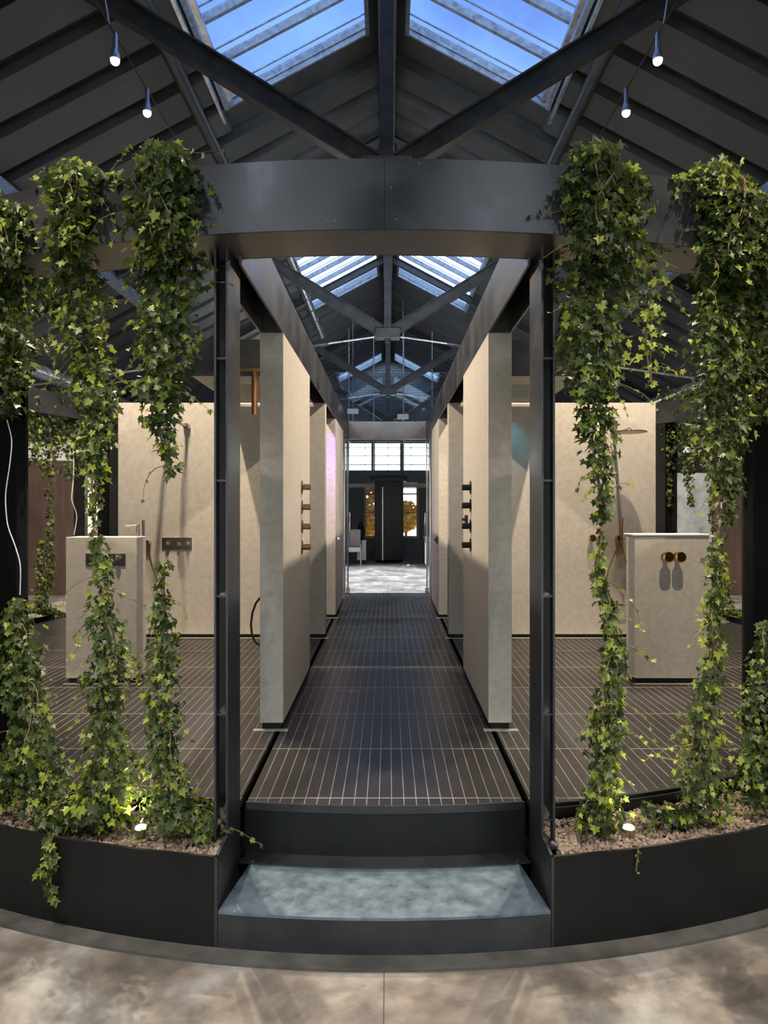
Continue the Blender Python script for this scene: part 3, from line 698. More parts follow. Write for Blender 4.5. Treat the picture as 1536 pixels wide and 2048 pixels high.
# far glass door leaves of the pavilion
for s, side in ((-1, 'left'), (1, 'right')):
    x = s*.565
    t = thing('glass_door', 'frameless glass door leaf standing open at the far %s end of the walkway' % side, 'door', (x, 9.95, ZD), 'open glass door leaves')
    obj('glass_pane', MB().box(x-.005, x+.005, 9.2, 9.95, ZD+.04, 2.5), 'glass', t)
    for yy in (9.20, 9.95): obj('pole', MB().cyl((x, yy, ZD), (x, yy, 2.58), .014, 12), 'chrome', t)
    obj('pivot_fitting', MB().box(x-.03, x+.03, 9.86, 9.99, ZD, ZD+.06), 'brass', t, bevel=.004)
    obj('handle', MB().tube([(x-s*.03, 9.4, 1.1), (x-s*.06, 9.4, 1.1), (x-s*.06, 9.4, 1.5), (x-s*.03, 9.4, 1.5)], .01, 8), 'chrome', t)

# ------------------------------------------------------------------ lamps
WARM = (1, .80, .57)
for s, side in ((-1, 'left'), (1, 'right')):
    t = thing('lighting_cable', 'thin taut lighting cable high on the %s carrying the spot bulbs' % side, 'cable', (s*1.95, 0, 4.98), 'lighting cables')
    obj('wire', MB().tube([(s*1.95, YB+.3, 4.98), (s*1.95, 10.5, 4.98)], .006, 6), 'black', t)
    obj('hanger', MB().tube([(s*1.95, 4.92, 4.98), (s*1.99, 4.85, 5.35)], .008, 6), 'galv', t)
def spot_lamp(x, y, z, target, power, label, grp, size=70, blend=.6, c=WARM, show=True):
    t = thing('spot_lamp', label, 'lamp', (x, y, z), grp)
    obj('lamp_body', MB().lathe([(.014,.19),(.017,.18),(.018,.08),(.034,.03),(.036,.0)], (x, y, z), 'z', 16), 'galv', t)
    obj('bulb', MB().sphere((x, y, z-.008), .033, 14), 'bulb', t)
    light('spot_light', 'SPOT', (x, y, z-.06), power, c, t, target, spot_size=math.radians(size), spot_blend=blend, shadow_soft_size=.03)
    return t
zl = 4.8
for s, side in ((-1, 'left'), (1, 'right')):
    g = 'glowing spot bulbs hanging from the cables'
    spot_lamp(s*1.95, 5.70, zl, (s*1.5, 5.9, 1.2), P_WALL, 'lower glowing warm bulb on the %s lighting cable, just above the ivy' % side, g, 155, .5)
    spot_lamp(s*1.95, 5.03, zl, (s*1.3, 5.2, .4), P_WALL, 'upper glowing warm bulb on the %s lighting cable' % side, g, 155, .5)
    spot_lamp(s*1.95, 3.60, zl, (s*2.05, 4.88, .8), 520, 'spot bulb on the %s cable over the washbasin block, just above the picture' % side, g, 42, .9)
    # unseen fill spots added to the same cable, above and behind the viewer
    g = 'added fill spots above the viewer'
    spot_lamp(s*1.95, 1.3, zl, (s*1.85, 2.7, 1.7), P_FRONT, 'added fill spot on the %s cable above the viewer aimed at the ivy' % side, g, 58, .9, (1,.82,.62))
    spot_lamp(s*1.95, .2, zl, (s*.7, 1.6, 0), P_FLOOR, 'added fill spot on the %s cable above the viewer aimed at the floor' % side, g, 70, .9, (1,.93,.86))
    spot_lamp(s*1.95, -1.6, zl, (s*.2, 2.3, 1.0), P_FLOOR*.45, 'added fill spot on the %s cable behind the viewer aimed at the ring' % side, g, 60, .9, (.92,.95,1))
# unseen corridor fill spots added under the second truss, aimed down the walkway
for s, side in ((-1, 'left'), (1, 'right')):
    spot_lamp(s*1.95, 8.4, zl, (-s*.4, 6.2, .6), P_WALL*.55, 'added fill spot hidden behind the beams on the %s cable, aimed at the walkway fins' % side, 'added spots over the walkway', 80, .8, (1,.94,.88))
for s, side in ((-1, 'left'), (1, 'right')):  # unseen spots added to brighten the far panels and the far floor
    spot_lamp(s*1.95, 9.9, zl, (s*5.4, 12.4, 1.0), 1500, 'added fill spot at the rear of the %s cable, aimed at the far wall panels' % side, 'added spots over the walkway', 90, .8, (1,.86,.72))
    spot_lamp(s*1.95, 16.0, 4.9, (s*.2, 14.8, 0), 1900, 'added cool white fill spot hidden beyond the %s walkway beam, aimed at the far floor' % side, 'added cool spots before the gallery', 90, .7, (.86,.93,1))
for s, side in ((-1, 'left'), (1, 'right')):  # uplights added out of sight to brighten the second truss
    p = Vector((s*.64, 7.4, 2.834))
    t = thing('fill_uplight', 'small added uplight out of sight on the %s walkway beam, washing the second truss' % side, 'lamp', p, 'added beam uplights')
    obj('housing', MB().lathe([(.03,0),(.034,.02),(.034,.05),(.028,.05)], p, 'z', 16), 'steel', t)
    obj('lens', MB().lathe([(.026,.048),(.026,.055),(.02,.057)], p, 'z', 16), 'uplamp', t)
    light('uplight', 'SPOT', p+Vector((0,0,.08)), 260, (.95,.97,1), t, (0, 11.2, 5.0), spot_size=1.3, spot_blend=.8, shadow_soft_size=.03)
# chromotherapy lamps
light('violet_shower_light', 'SPOT', (-.95, 7.1, 2.5), 38, (.32, .12, 1), None, (-.66, 7.73, 2.0), spot_size=1.1, spot_blend=.8, shadow_soft_size=.04)
light('teal_shower_light', 'SPOT', (1.05, 6.25, 2.54), 3.5, (.1, .7, 1), None, (1.05, 6.56, 2.0), spot_size=1.5, spot_blend=.6, shadow_soft_size=.04)
# planter uplights
for px, py, side, tilt in ((282, 1657, 'left', -.12), (1257, 1650, 'right', -.02)):
    D = ringD(px, 3.98); p = P(px, py, D); p.z = .30
    p = Vector((CAMX+(px-VX)*D/F, D, .30))
    t = thing('planter_uplight', 'small round lit uplight in the pebbles of the %s planter' % side, 'lamp', p, 'planter uplights')
    obj('housing', MB().lathe([(.024,0),(.027,.025),(.027,.04),(.022,.04)], p, 'z', 20), 'nickel', t)
    obj('lens', MB().lathe([(.021,.036),(.021,.044),(.016,.047)], p, 'z', 20), 'uplamp', t)
    light('uplight', 'SPOT', p+Vector((0,0,.06)), P_UP, (1,.85,.5), t, p+Vector((.02,.12,1)), spot_size=1.9, spot_blend=.5, shadow_soft_size=.02)

# ------------------------------------------------------------------ ivy
T = np.array([(0,.06,0),(.20,-.10,.03),(.42,.02,.07),(.33,.24,.03),(.56,.50,.09),(.24,.52,.02),(0,1.0,-.05),(-.24,.52,.02),(-.56,.50,.09),(-.33,.24,.03),(-.42,.02,.07),(-.20,-.10,.03),(0,.36,-.05)], float)
TF = [(12, i, (i+1) % 12) for i in range(12)]
def norm(a): return a/np.maximum(np.linalg.norm(a, axis=1, keepdims=True), 1e-9)
def leaves_mesh(name, pos, nrm, tip, size, mi):
    n = len(pos); nrm = norm(nrm); tip = norm(tip - nrm*np.sum(tip*nrm, 1, keepdims=True)); side = np.cross(tip, nrm)
    curl = RNG.uniform(.5, 2.2, n)[:, None]
    V = (pos[:, None, :] + size[:, None, None]*(T[None, :, 0:1]*side[:, None, :] + T[None, :, 1:2]*tip[:, None, :] + (T[None, :, 2]*curl)[:, :, None]*nrm[:, None, :]))
    V = V.reshape(-1, 3); F_ = (np.array(TF)[None] + (np.arange(n)*13)[:, None, None]).reshape(-1)
    me = bpy.data.meshes.new(name); nf = n*12
    me.vertices.add(len(V)); me.vertices.foreach_set('co', V.reshape(-1).astype(np.float32))
    me.loops.add(nf*3); me.loops.foreach_set('vertex_index', F_.astype(np.int32))
    me.polygons.add(nf); me.polygons.foreach_set('loop_start', (np.arange(nf)*3).astype(np.int32)); me.polygons.foreach_set('loop_total', np.full(nf, 3, np.int32))
    me.polygons.foreach_set('material_index', np.repeat(mi, 12).astype(np.int32)); me.polygons.foreach_set('use_smooth', np.ones(nf, bool))
    for l in LEAF: me.materials.append(l)
    me.update(calc_edges=True); me.validate(); return me
def ivy(label, spec, R, group, size=.035, cover=3.8, young=.12, depth=.10, tendrils=6, far=False, wrap=False, stems=3, drop=None):
    """spec: (px, py, half width px) stations from one end to the other, on the ring radius R"""
    st = []
    for q in spec:
        px, py, hw = q[:3]; r = q[3] if len(q) > 3 else R
        D = ringD(px, r, far); p = P(px, py, D); st.append((p.x, p.y, p.z, hw*D/F))
    st = np.array(st)
    seg = np.linalg.norm(np.diff(st[:, :3], axis=0), axis=1); w = seg*(st[1:, 3]+st[:-1, 3])
    area = w.sum(); n = max(12, int(cover*area/(size*size*.55)))
    t_ = []
    k = RNG.choice(len(seg), n, p=w/w.sum()); u = RNG.random(n)
    c = st[k]*(1-u[:, None]) + st[k+1]*u[:, None]
    ctr = c[:, :3]; hw = c[:, 3]
    rad = ctr[:, :2] - np.array([0, CY]); rad = rad/np.linalg.norm(rad, axis=1, keepdims=True)
    out = np.c_[rad, np.zeros(n)]; tan = np.c_[-rad[:, 1], rad[:, 0], np.zeros(n)]
    ang = RNG.uniform(0, 2*PI, n); rr = np.sqrt(RNG.uniform(.05, 1, n))*RNG.uniform(.75, 1.12, n)
    dep = np.minimum(hw*1.0, depth)
    lump = 1 + .22*np.sin(ctr[:, 2]*23 + ang*2 + RNG.uniform(0, 6))
    a_ = np.cos(ang)*rr*hw*lump; b_ = np.sin(ang)*rr*dep*lump
    if wrap:
        onb = (ctr[:, 2] > ZB0-.05) & (ctr[:, 2] < ZB1+.03)
        b_ = np.where(onb, np.abs(b_)*.8+.0, b_)
    pos = ctr + tan*a_[:, None] + out*b_[:, None] + RNG.normal(0, .006, (n, 3))
    if wrap:
        rr_ = np.hypot(pos[:, 0], pos[:, 1]-CY); inside = (rr_ < RB1+.006) & (rr_ > RB0-.01) & (pos[:, 2] > ZB0-.02) & (pos[:, 2] < ZB1+.02)
        f_ = np.where(inside, (RB1+.02+RNG.uniform(0, .03, n))/rr_, 1); pos[:, 0] *= f_; pos[:, 1] = CY+(pos[:, 1]-CY)*f_
    facing = 1 if not far else -1
    if not far:
        sgx = 1 if st[0, 0] > 0 else -1; low = pos[:, 2] < 1.0
        pos[:, 0] = np.where(low & (pos[:, 0]*sgx < .66), sgx*(.66+RNG.uniform(0, .05, n)), pos[:, 0])
    nrm = out*(np.sin(ang)*.7+.35*facing)[:, None] + tan*(np.cos(ang)*.6)[:, None] + np.array([0, 0, .55]) + RNG.normal(0, .42, (n, 3))
    tip = np.array([0, 0, -1.0]) + out*.35*facing + tan*(np.cos(ang)*.5)[:, None] + RNG.normal(0, .5, (n, 3))
    sz = size*RNG.uniform(.55, 1.25, n)
    mi = RNG.choice(3, n, p=[.50-young/2, .50-young/2, young])
    edge = rr > .97; mi = np.where(edge & (RNG.random(n) < .3), 2, mi)
    # tendrils with a few young leaves
    base = Vector(st[0][:3]); t = thing('ivy_vine', label, 'ivy', base, group)
    sm = MB(); P_, N_, T_, S_, I_ = [pos], [nrm], [tip], [sz], [mi]
    for j in range(tendrils):
        i = int(RNG.integers(0, n)); sgn = 1 if RNG.random() < .5 else -1
        i = int(RNG.integers(0, n)); p = Vector(ctr[i]) + Vector(tan[i])*float(hw[i])*sgn*.6 + Vector(out[i])*.02
        d = (Vector(tan[i])*sgn*float(RNG.uniform(.3, 1)) + Vector(out[i])*float(RNG.uniform(-.1, .5))*facing + Vector((0, 0, float(RNG.uniform(-.6, .5))))).normalized()
        L = float(RNG.uniform(.05, .17)); pts = [p]
        for q in range(9):
            d = (d + Vector((0, 0, -.13)) + Vector(RNG.normal(0, .16, 3))).normalized(); pts.append(pts[-1] + d*L/9*1.3)
        sm.tube(pts, [.0022*(1-.07*q) for q in range(len(pts))], 5)
        for q in (3, 5, 7, 9):
            P_.append(np.array([pts[q]])); N_.append(RNG.normal(0, .5, (1, 3))+np.array([[0, -.5, .6]])); T_.append(RNG.normal(0, .4, (1, 3))+np.array([list(d)])+np.array([[0, 0, -.6]]))
            S_.append(np.array([size*RNG.uniform(.45, .85)])); I_.append(np.array([2 if RNG.random() < .6 else 1]))
    # main stems
    for j in range(stems):
        pts = []; ph = float(RNG.uniform(0, 6)); am = .35
        for i in range(len(st)-1):
            for q in range(6):
                u_ = q/6; c_ = st[i]*(1-u_)+st[i+1]*u_; rd = np.array([c_[0], c_[1]-CY]); rd /= np.linalg.norm(rd)
                off = am*c_[3]*sin(ph+c_[2]*(9+2*j)); o2 = .3*min(c_[3], .05)*cos(ph*2+c_[2]*8)+(.05 if wrap and c_[2] > ZB0-.05 else 0)
                pts.append((c_[0]-rd[1]*off+rd[0]*o2, c_[1]+rd[0]*off+rd[1]*o2, c_[2]))
        pts.append(tuple(st[-1][:3])); sm.tube(pts, .0035, 6)
    obj('stem', sm, 'stem', t)
    A = [np.concatenate(x) for x in (P_, N_, T_, S_, I_)]
    me = leaves_mesh('foliage', A[0]-np.array(base), A[1], A[2], A[3], A[4])
    o = bpy.data.objects.new('foliage', me); col.objects.link(o); o.parent = t
    return t
GH = 'ivy hanging from the near ring beam'; GC = 'ivy growing up from the near planter'; GF = 'ivy on the far side of the ring'
RW = 4.12; RH = 4.0
ivy('thick ivy curtain hanging over the ring beam just left of the left post', [(325,300,40,4.0),(335,330,72,RW),(335,400,78,RW),(335,480,72,RW),(335,560,74,RH),(335,640,70,RH),(330,720,62,RH),(322,790,48,RH),(325,850,28,RH),(338,900,22,RH),(345,950,8,RH)], RH, GH, wrap=True, tendrils=16, cover=4.2)
ivy('bushy ivy strand over the ring beam, second curtain from the left post', [(150,330,30,4.0),(150,360,75,RW),(150,420,62,RW),(150,480,50,RW),(155,560,58,RH),(160,640,58,RH),(175,720,50,RH),(190,790,48,RH),(195,860,34,RH),(192,930,24,RH),(190,1000,10,RH),(188,1062,4,RH)], RH, GH, wrap=True, tendrils=20, cover=3.6, young=.2)
ivy('ivy curtain cut by the left edge of the picture, hanging over the ring beam', [(10,400,30,4.0),(15,430,60,RW),(20,520,60,RW),(25,600,60,RH),(20,680,56,RH),(10,760,55,RH),(5,830,35,RH)], RH, GH, wrap=True, tendrils=10, cover=3.8)
ivy('ivy sprig trailing along the top of the ring beam between the two left curtains', [(205,345,20,4.05),(232,352,16,4.08),(250,362,6,4.1)], 4.08, GH, tendrils=3, young=.6, stems=1, cover=2.0)
ivy('thick ivy curtain hanging over the ring beam just right of the right post', [(1180,290,30,4.0),(1190,320,62,RW),(1205,360,92,RW),(1205,430,95,RW),(1205,500,92,RW),(1190,580,84,RH),(1180,650,72,RH),(1178,720,66,RH),(1185,790,50,RH),(1195,860,40,RH),(1203,930,28,RH),(1205,1000,15,RH),(1205,1050,8,RH)], RH, GH, wrap=True, tendrils=20, cover=4.0)
ivy('thin yellowish ivy strand beside the right thick curtain', [(1270,470,20),(1300,560,32),(1300,640,30),(1298,700,28),(1305,770,14)], RH, GH, tendrils=12, cover=1.6, young=.6, stems=2)
ivy('ivy curtain over the ring beam near the right edge of the picture', [(1420,340,50,4.0),(1440,370,78,RW),(1455,440,85,RW),(1455,520,75,RW),(1455,600,72,RH),(1445,680,78,RH),(1445,760,68,RH),(1440,840,62,RH),(1450,920,42,RH),(1455,980,22,RH),(1450,1050,12,RH)], RH, GH, wrap=True, tendrils=22, cover=4.0)
ivy('ivy curtain cut by the right edge of the picture', [(1530,400,40,4.0),(1535,450,62,RW),(1535,560,55,RW),(1535,660,55,RH),(1530,760,48,RH),(1525,840,30,RH)], RH, GH, wrap=True, tendrils=10)
ivy('ivy sprig reaching left on top of the ring beam from the right edge curtain', [(1400,352,16,4.06),(1370,350,13,4.08),(1342,358,6,4.1)], 4.08, GH, tendrils=2, young=.7, stems=1, cover=2.0)
# climbing strands from the near planter
ivy('slim ivy column climbing in the left planter, nearest the left post', [(330,1125,6),(322,1180,16),(325,1240,22),(325,1310,30),(325,1390,34),(325,1460,32),(325,1530,38),(330,1580,52),(340,1640,74,3.95)], 3.98, GC, tendrils=10, cover=3.6, size=.030)
ivy('tall ivy column climbing in the left planter in front of the stone block', [(192,1075,10),(205,1120,20),(205,1180,22),(205,1240,28),(222,1300,40),(222,1345,56),(212,1400,36),(212,1470,40),(218,1530,56),(212,1590,72),(200,1640,62)], 3.98, GC, tendrils=16, cover=3.4, young=.18, size=.032)
ivy('broad ivy column climbing the column at the left edge of the picture', [(38,1200,18),(30,1250,36),(38,1310,48),(45,1380,46),(58,1450,46),(68,1510,70),(60,1570,100),(40,1600,100)], 4.0, GC, tendrils=10, cover=3.8, size=.032)
ivy('low ivy bush on the pebbles by the foot of the left post', [(350,1610,30),(390,1610,52),(405,1645,50),(420,1680,30)], 3.93, GC, tendrils=6, cover=5.0, size=.030)
ivy('low ivy bush spilling over the rim of the left planter', [(210,1590,50),(165,1605,66),(130,1625,60),(98,1640,28)], 4.0, GC, tendrils=8, cover=4.6, size=.042)
ivy('ivy trail hanging down the front of the left planter', [(105,1665,12,4.15),(97,1700,14,4.155),(95,1735,20,4.155),(100,1765,14,4.155),(103,1800,5,4.155)], 4.155, GC, tendrils=0, cover=3.0, depth=.02, young=.3, size=.034, stems=1)
ivy('slim ivy column climbing in the right planter, nearest the right post', [(1205,1062,4),(1195,1130,12),(1205,1180,16),(1222,1250,20),(1232,1310,22),(1225,1370,30),(1212,1430,34),(1206,1490,32),(1204,1550,28),(1206,1600,42),(1200,1645,42)], 3.98, GC, tendrils=14, cover=3.4, young=.25, size=.030)
ivy('ivy column climbing in the right planter in front of the stone block', [(1440,1060,8),(1422,1110,14),(1432,1160,16),(1425,1230,22),(1428,1300,20),(1418,1360,26),(1402,1430,34),(1398,1500,42),(1400,1560,44),(1415,1620,48)], 3.98, GC, tendrils=18, cover=3.2, young=.22, size=.032)
ivy('ivy column climbing at the right edge of the picture', [(1530,1240,14),(1528,1310,24),(1518,1390,34),(1512,1450,36),(1512,1520,42),(1510,1575,52),(1510,1610,50)], 4.0, GC, tendrils=10, cover=3.6, size=.032)
ivy('low ivy bush on the pebbles of the right planter between its two columns', [(1395,1620,36),(1360,1630,44),(1325,1625,38),(1295,1612,20)], 3.95, GC, tendrils=6, cover=3.6, size=.030)
ivy('small ivy tuft at the foot of the right planter column nearest the post', [(1180,1625,32),(1200,1650,40),(1215,1670,24)], 3.9, GC, tendrils=4, cover=4.0, size=.030)
ivy('dry wispy tendril hanging over the rim of the right planter', [(1277,1690,3,4.14),(1276,1715,3,4.14),(1272,1742,2,4.14)], 4.14, GC, tendrils=0, cover=.5, size=.012, stems=1, depth=.005)
# far side
def farivy(px, y1, hw, side, lab, thin=None):
    sp_ = [(px, 775, hw*.8), (px, 850, hw), (px, 900, hw*.9), (px, y1, hw*.35)]
    if thin: sp_.append((px+4, thin, 4))
    ivy(lab, sp_, 3.95, GF, size=.045, cover=2.2, depth=.16, tendrils=6, far=True, stems=1)
for px, y1, hw, lab, thin in ((62, 930, 30, 'far ivy clump left of the brown panels, leftmost of the far left row', None),
                        (98, 950, 28, 'far ivy clump hanging before the brown panels with a long thin tail', 1180),
                        (140, 960, 30, 'far ivy clump hanging by the far left column', None),
                        (180, 925, 26, 'far ivy clump hanging before the bright left opening', None),
                        (222, 950, 26, 'far ivy clump hanging beside the left shower wall', None),
                        (1335, 930, 22, 'far ivy clump hanging beside the right shower wall', 1010),
                        (1378, 960, 26, 'far ivy clump hanging before the grey panel', 1010),
                        (1420, 950, 24, 'far ivy clump hanging at the right edge of the grey panel', 1060),
                        (1462, 940, 28, 'far ivy clump hanging before the right brown panel', 1020),
                        (1500, 930, 26, 'far ivy clump hanging rightmost of the far right row', None)):
    farivy(px, y1, hw, 0, lab, thin)
ivy('low ivy bed in the planter at the far left behind the stone block', [(45,1225,20),(75,1215,26),(110,1228,24),(140,1232,16)], 3.95, GF, far=True, tendrils=6, cover=3.2, young=.3)
ivy('thin ivy column climbing at the far left before the brown panels', [(84,1080,8),(88,1130,18),(86,1180,16),(82,1215,16)], 3.95, GF, far=True, tendrils=6, cover=2.6, young=.3)
ivy('low ivy bed in the planter at the far right behind the stone block', [(1500,1235,20),(1475,1222,28),(1445,1225,22)], 3.95, GF, far=True, tendrils=6, cover=3.0, young=.3)
ivy('thin yellow ivy column climbing at the far right before the brown panel', [(1438,1080,8),(1440,1130,18),(1446,1180,16),(1450,1215,16)], 3.95, GF, far=True, tendrils=6, cover=2.6, young=.5)
# white support cables with the vines
for pts, R, far, lab in ((((14,840),(25,880),(20,930),(10,990),(14,1050),(30,1090),(42,1130),(40,1190)), 4.0, False, 'wavy white cable hanging before the column at the left edge'),
                         (((144,868),(148,920),(146,970),(142,1000),(155,1030),(148,1070)), 3.9, True, 'wavy white cable hanging by the far left column'),
                         (((1326,866),(1318,910),(1322,960),(1320,1000),(1330,1030),(1326,1060)), 3.9, True, 'wavy white cable beside the right shower wall'),
                         (((1444,868),(1438,910),(1442,950),(1450,990),(1440,1010),(1456,1050)), 3.9, True, 'wavy white cable before the right brown panel')):
    pp = [P(x, y, ringD(x, R, far)) for x, y in pts]; q = []
    for i in range(len(pp)-1):
        for k_ in range(5): q.append(pp[i].lerp(pp[i+1], k_/5))
    q.append(pp[-1])
    for _ in range(3): q = [q[0]]+[(q[i-1]+q[i]*2+q[i+1])/4 for i in range(1, len(q)-1)]+[q[-1]]
    tag(obj('hanging_cable', MB().tube(q, .0024 if not far else .006, 6), 'cable', None, tuple(q[0])), lab, 'cable', 'white vine cables')

# pebbles: uncountable
def pebbles(a0, a1, n, nm, lab):
    ico = np.array([(0,0,1),(.89,0,.45),(.28,.85,.45),(-.72,.53,.45),(-.72,-.53,.45),(.28,-.85,.45),(.72,.53,-.45),(-.28,.85,-.45),(-.89,0,-.45),(-.28,-.85,-.45),(.72,-.53,-.45),(0,0,-1)])
    fc = np.array([(0,1,2),(0,2,3),(0,3,4),(0,4,5),(0,5,1),(1,6,2),(2,7,3),(3,8,4),(4,9,5),(5,10,1),(6,7,2),(7,8,3),(8,9,4),(9,10,5),(10,6,1),(11,7,6),(11,8,7),(11,9,8),(11,10,9),(11,6,10)])
    a = np.radians(RNG.uniform(a0, a1, n)); r = RNG.uniform(3.775, RO-.02, n); z = .288+RNG.uniform(0, .016, n)
    a = np.where(np.abs(r*np.sin(a)) < .625, np.sign(a)*np.arcsin(RNG.uniform(.625, .72, n)/r), a)
    c = np.c_[r*np.sin(a), CY-r*np.cos(a), z]; s = RNG.uniform(.0055, .0115, n)
    V = ico[None]*s[:, None, None]*RNG.uniform(.65, 1.3, (n, 1, 3))*RNG.uniform(.85, 1.15, (n, 12, 1)) + c[:, None]
    me = bpy.data.meshes.new(nm); me.from_pydata(V.reshape(-1, 3).tolist(), [], (fc[None]+(np.arange(n)*12)[:, None, None]).reshape(-1, 3).tolist())
    me.materials.append(M['pebble']); me.polygons.foreach_set('use_smooth', [True]*len(me.polygons))
    o = bpy.data.objects.new(nm, me); col.objects.link(o); tag(o, lab, 'pebbles', None, 'stuff')
pebbles(-30, -A_OPEN-.3, 6500, 'clay_pebbles', 'loose beige clay pebbles filling the left planter')
pebbles(A_OPEN+1.0, 30, 6500, 'clay_pebbles', 'loose beige clay pebbles filling the right planter')

# ================================================================== BEYOND THE PAVILION
YP = 12.4
def panel(name, lab, cat, px0, px1, py0, py1, mt, D=YP, th=.08, handle=None):
    a = P(px0, py1, D); bb = P(px1, py0, D)
    t = thing(name, lab, cat, ((a.x+bb.x)/2, D, max(a.z, 0)))
    z0 = 0 if a.z < .12 else a.z
    obj('leaf', MB().box(a.x, bb.x, D, D+th, z0, bb.z), mt, t, bevel=.005)
    if handle: obj('top_rail', MB().box(a.x, bb.x, D-.02, D+th+.02, bb.z, bb.z+.06), 'steel', t)
    return t
panel('brown_panel', 'tall brown laminate wall panel at the far left beyond the ring', 'panel', -60, 147, 922, 1190, 'brown')
panel('white_beam_panel', 'pale band above the left brown panel', 'panel', -60, 147, 884, 921, 'white', YP+.02)
panel('door_jamb', 'dark brown jamb between the bright opening and the left shower wall', 'panel', 226, 300, 930, 1190, 'brown', YP+.01, .1)
panel('dark_header', 'dark header over the bright left opening', 'panel', 148, 330, 905, 949, 'steel_dark', YP-.02, .15)
panel('dark_pilaster', 'dark narrow pilaster left of the bright opening', 'panel', 148, 170, 950, 1190, 'steel_dark', YP-.01, .12)
panel('brown_panel', 'tall brown laminate wall panel at the far right beyond the ring', 'panel', 1428, 1600, 921, 1190, 'brown')
panel('white_beam_panel', 'pale band above the right brown panel', 'panel', 1370, 1600, 893, 920, 'white', YP+.02)
panel('grey_panel', 'shiny pale grey concrete wall panel between the right shower wall and the brown panel', 'panel', 1336, 1424, 945, 1190, 'greypanel')
panel('dark_header', 'dark header over the grey right panel', 'panel', 1250, 1427, 905, 944, 'steel_dark', YP-.02, .15)
panel('dark_pilaster', 'dark pilaster left of the grey right panel', 'panel', 1250, 1335, 945, 1190, 'steel_dark', YP-.01, .12)
# lit showroom behind the left opening
t = thing('showroom_booth', 'brightly lit peach coloured booth behind the left opening', 'booth', (-5.2, 14, 0))
obj('back_wall', MB().box(-7.2, -3.2, 15.6, 15.7, 0, 2.6), 'white', t)
obj('ceiling_panel', MB().box(-7.2, -3.2, 12.7, 15.6, 2.5, 2.6), 'white', t)
obj('ceiling_light', MB().box(-6.2, -4.4, 13.6, 14.6, 2.47, 2.5), 'tube', t)
light('booth_light', 'AREA', (-5.3, 14.1, 2.45), 160, (1, .72, .52), t, (-5.3, 14.1, 0), size=1.0)
t = thing('display_shelf', 'low shelf with small dark fittings inside the lit left booth', 'shelf', (-5.6, 14.6, 0))
obj('shelf_board', MB().box(-6.6, -4.9, 14.5, 14.8, .95, 1.0), 'brown', t)
obj('shelf_leg', MB().box(-6.5, -6.45, 14.6, 14.7, 0, .95).box(-5.0, -4.95, 14.6, 14.7, 0, .95), 'black', t)

# gallery glass, mullion rods
t = thing('gallery_glazing', 'tall glass screen with thin rods above the far gallery slab', 'glass screen', (0, 20.6, 2.62))
obj('glass_sheet', MB().box(-3.5, 3.5, 20.60, 20.612, 2.62, 5.5), 'glass', t)
for x in (-2.2, -1.15, -.42, .46, 1.3, 2.2): obj('rod', MB().cyl((x, 20.58, 2.62), (x, 20.58, rz(x)-.4), .018, 8), 'galv', t)
t = thing('gallery_railing', 'dark gallery railing before the bright far windows', 'railing', (0, 20.7, 2.62))
obj('handrail', MB().box(-3.4, 3.4, 20.68, 20.74, 3.42, 3.47), 'black', t)
for i in range(11): x = -3.4+i*.68; obj('baluster', MB().box(x-.012, x+.012, 20.7, 20.72, 2.62, 3.42), 'black', t)
for x, lab in ((-.98, 'pale lamp head hanging before the far gable on the left'), (.42, 'pale lamp head hanging before the far gable on the right')):
    z = 4.15 if x < 0 else 4.0
    t = thing('pendant_floodlight', lab, 'lamp', (x, 19.6, z), 'floodlights before the gable')
    obj('housing', MB().box(x-.16, x+.16, 19.5, 19.62, z, z+.14), 'white', t, bevel=.02)
    obj('bracket', MB().cyl((x, 19.56, z-.5), (x, 19.56, z), .03, 10), 'galv', t)
    obj('hanger', MB().cyl((x, 19.56, z+.14), (x, 19.56, rz(x)-.3), .008, 6), 'galv', t)
# pendant chandelier blocks by far window not modelled; dark cabinet
t = thing('display_cabinet', 'tall black glass cabinet standing between the two far windows', 'cabinet', (.03, 19.6, 0))
obj('body', MB().box(-.37, .42, 19.45, 20.2, .06, 2.26), 'darkglass', t, bevel=.01)
obj('crown', MB().box(-.47, .52, 19.4, 20.25, 2.26, 2.40), 'black', t, bevel=.03)
obj('base', MB().add([(-.37,19.5,.06),(.42,19.5,.06),(.42,20.2,.06),(-.37,20.2,.06),(-.28,19.42,0),(.33,19.42,0),(.33,20.1,0),(-.28,20.1,0)], [(0,1,2,3),(7,6,5,4),(4,5,1,0),(5,6,2,1),(6,7,3,2),(7,4,0,3)]), 'black', t)
obj('edge_strip', MB().box(-.16, -.135, 19.43, 19.45, .06, 2.1), 'galv', t)
obj('door_glass', MB().box(-.12, .40, 19.44, 19.449, .7, 2.2), 'darkglass', t)
tag(obj('ceiling_ledge', MB().box(-3.5, 3.5, 21.3, 21.6, 2.02+.12, 2.25), 'white'), 'pale ledge under the far gallery slab above the windows', 'ledge')
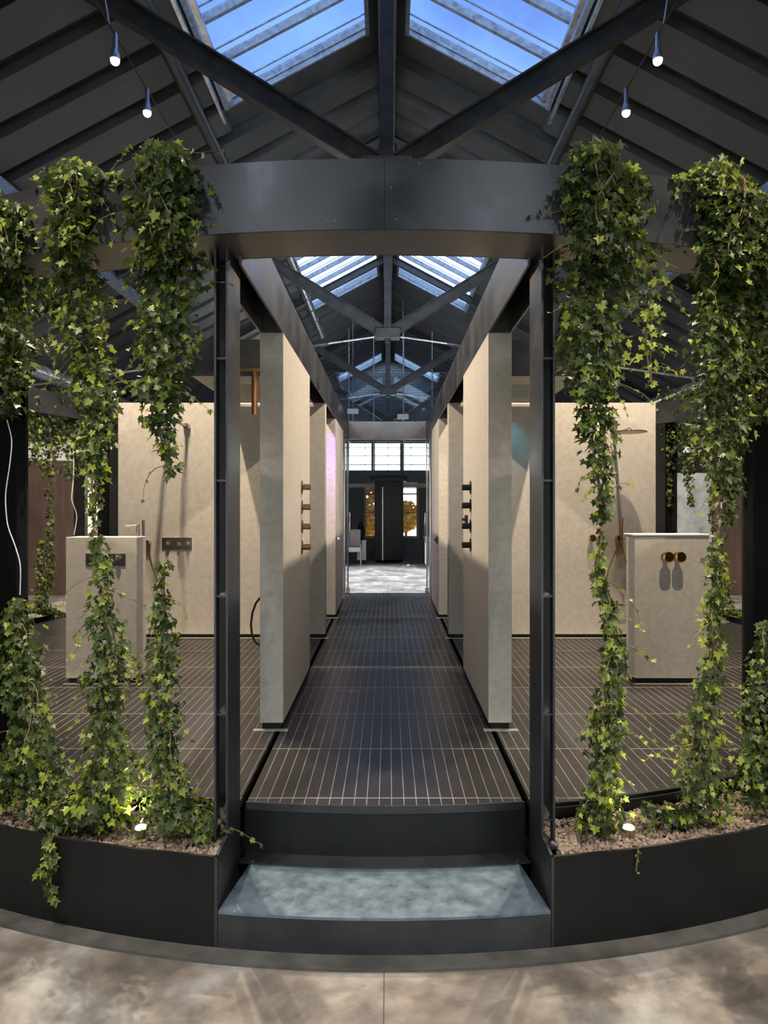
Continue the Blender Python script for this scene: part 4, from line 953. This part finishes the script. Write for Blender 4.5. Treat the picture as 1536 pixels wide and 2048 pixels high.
# lounge chair
cx, cy_ = -.98, 18.6
t = thing('lounge_chair', 'beige lounge chair with thin metal frame near the far left wall', 'chair', (cx, cy_, 0))
obj('seat', MB().box(cx-.32, cx+.26, cy_-.25, cy_+.3, .36, .48), 'cushion', t, bevel=.03)
obj('backrest', MB().box(cx-.30, cx+.24, cy_+.22, cy_+.34, .42, .95), 'cushion', t, bevel=.05)
for sx in (-.3, .26):
    for sy in (-.24, .3): obj('leg', MB().cyl((cx+sx, cy_+sy, 0), (cx+sx, cy_+sy, .55 if sy < 0 else .4), .014, 8), 'galv', t)
    obj('armrest', MB().tube([(cx+sx, cy_-.24, .55), (cx+sx, cy_-.1, .62), (cx+sx, cy_+.3, .64)], .014, 8), 'galv', t)
cx, cy_ = -.72, 19.2
t = thing('side_table', 'small white side table right of the beige lounge chair', 'table', (cx, cy_, 0))
obj('table_top', MB().box(cx-.13, cx+.13, cy_-.13, cy_+.13, .60, .64), 'white', t)
obj('drawer', MB().box(cx-.12, cx-.01, cy_-.12, cy_+.12, .1, .60), 'white', t); obj('drawer', MB().box(cx+.01, cx+.12, cy_-.12, cy_+.12, .1, .60), 'white', t)
obj('foot', MB().box(cx-.10, cx+.10, cy_-.1, cy_+.1, 0, .1), 'black', t)
t = thing('vase', 'dark pointed vase standing on the small white side table', 'vase', (cx-.02, cy_, .64))
obj('body', MB().lathe([(.05,0),(.09,.12),(.10,.25),(.07,.38),(.02,.50)], (cx-.02, cy_, .64), 'z', 18), 'black', t)
cx, cy_ = 1.10, 17.5
t = thing('white_counter', 'narrow white counter by the far right wall', 'counter', (cx, cy_, 0))
obj('body', MB().box(cx-.15, cx+.15, cy_-.2, cy_+.6, .1, .76), 'white', t, bevel=.01)
obj('top', MB().box(cx-.17, cx+.17, cy_-.22, cy_+.62, .76, .79), 'white', t)
obj('foot', MB().box(cx-.13, cx+.13, cy_-.18, cy_+.58, 0, .1), 'black', t)
obj('arched_tap', MB().tube([(cx+.05,cy_,.79),(cx+.02,cy_,1.05),(cx-.02,cy_,1.12),(cx-.06,cy_,1.08)], .015, 8), 'chrome', t)

# outside: ground and autumn shrubs seen through the far windows
tag(obj('outside_ground', MB().box(-30, 30, YE+.3, 60, -.25, -.12), 'exterior'), 'pale paving outside the far windows', 'ground', kind='structure')
def shrub(x, y, z, r, lab, n=700):
    v = RNG.normal(0, 1, (n, 3)); v = norm(v)*RNG.uniform(.6, 1, (n, 1))*r*np.array([1, .6, 1.3])
    pos = v
    t = thing('autumn_shrub', lab, 'shrub', (x, y, 0), 'autumn shrubs outside')
    me = leaves_mesh('foliage', pos+np.array([0, 0, z]), v+RNG.normal(0, .4, (n, 3)), RNG.normal(0, 1, (n, 3)), RNG.uniform(.08, .16, n), np.zeros(n, int))
    me.materials.clear(); me.materials.append(M['autumn']); o = bpy.data.objects.new('foliage', me); col.objects.link(o); o.parent = t
    obj('trunk', MB().cyl((x, y, -.12), (x, y, z), .05, 8), 'stem', t)
shrub(-.72, 23.6, 1.5, .95, 'yellow and orange autumn shrub outside the left far window', 3500)
shrub(.62, 24.2, 1.2, .42, 'small orange autumn shrub outside the right far window', 1500)
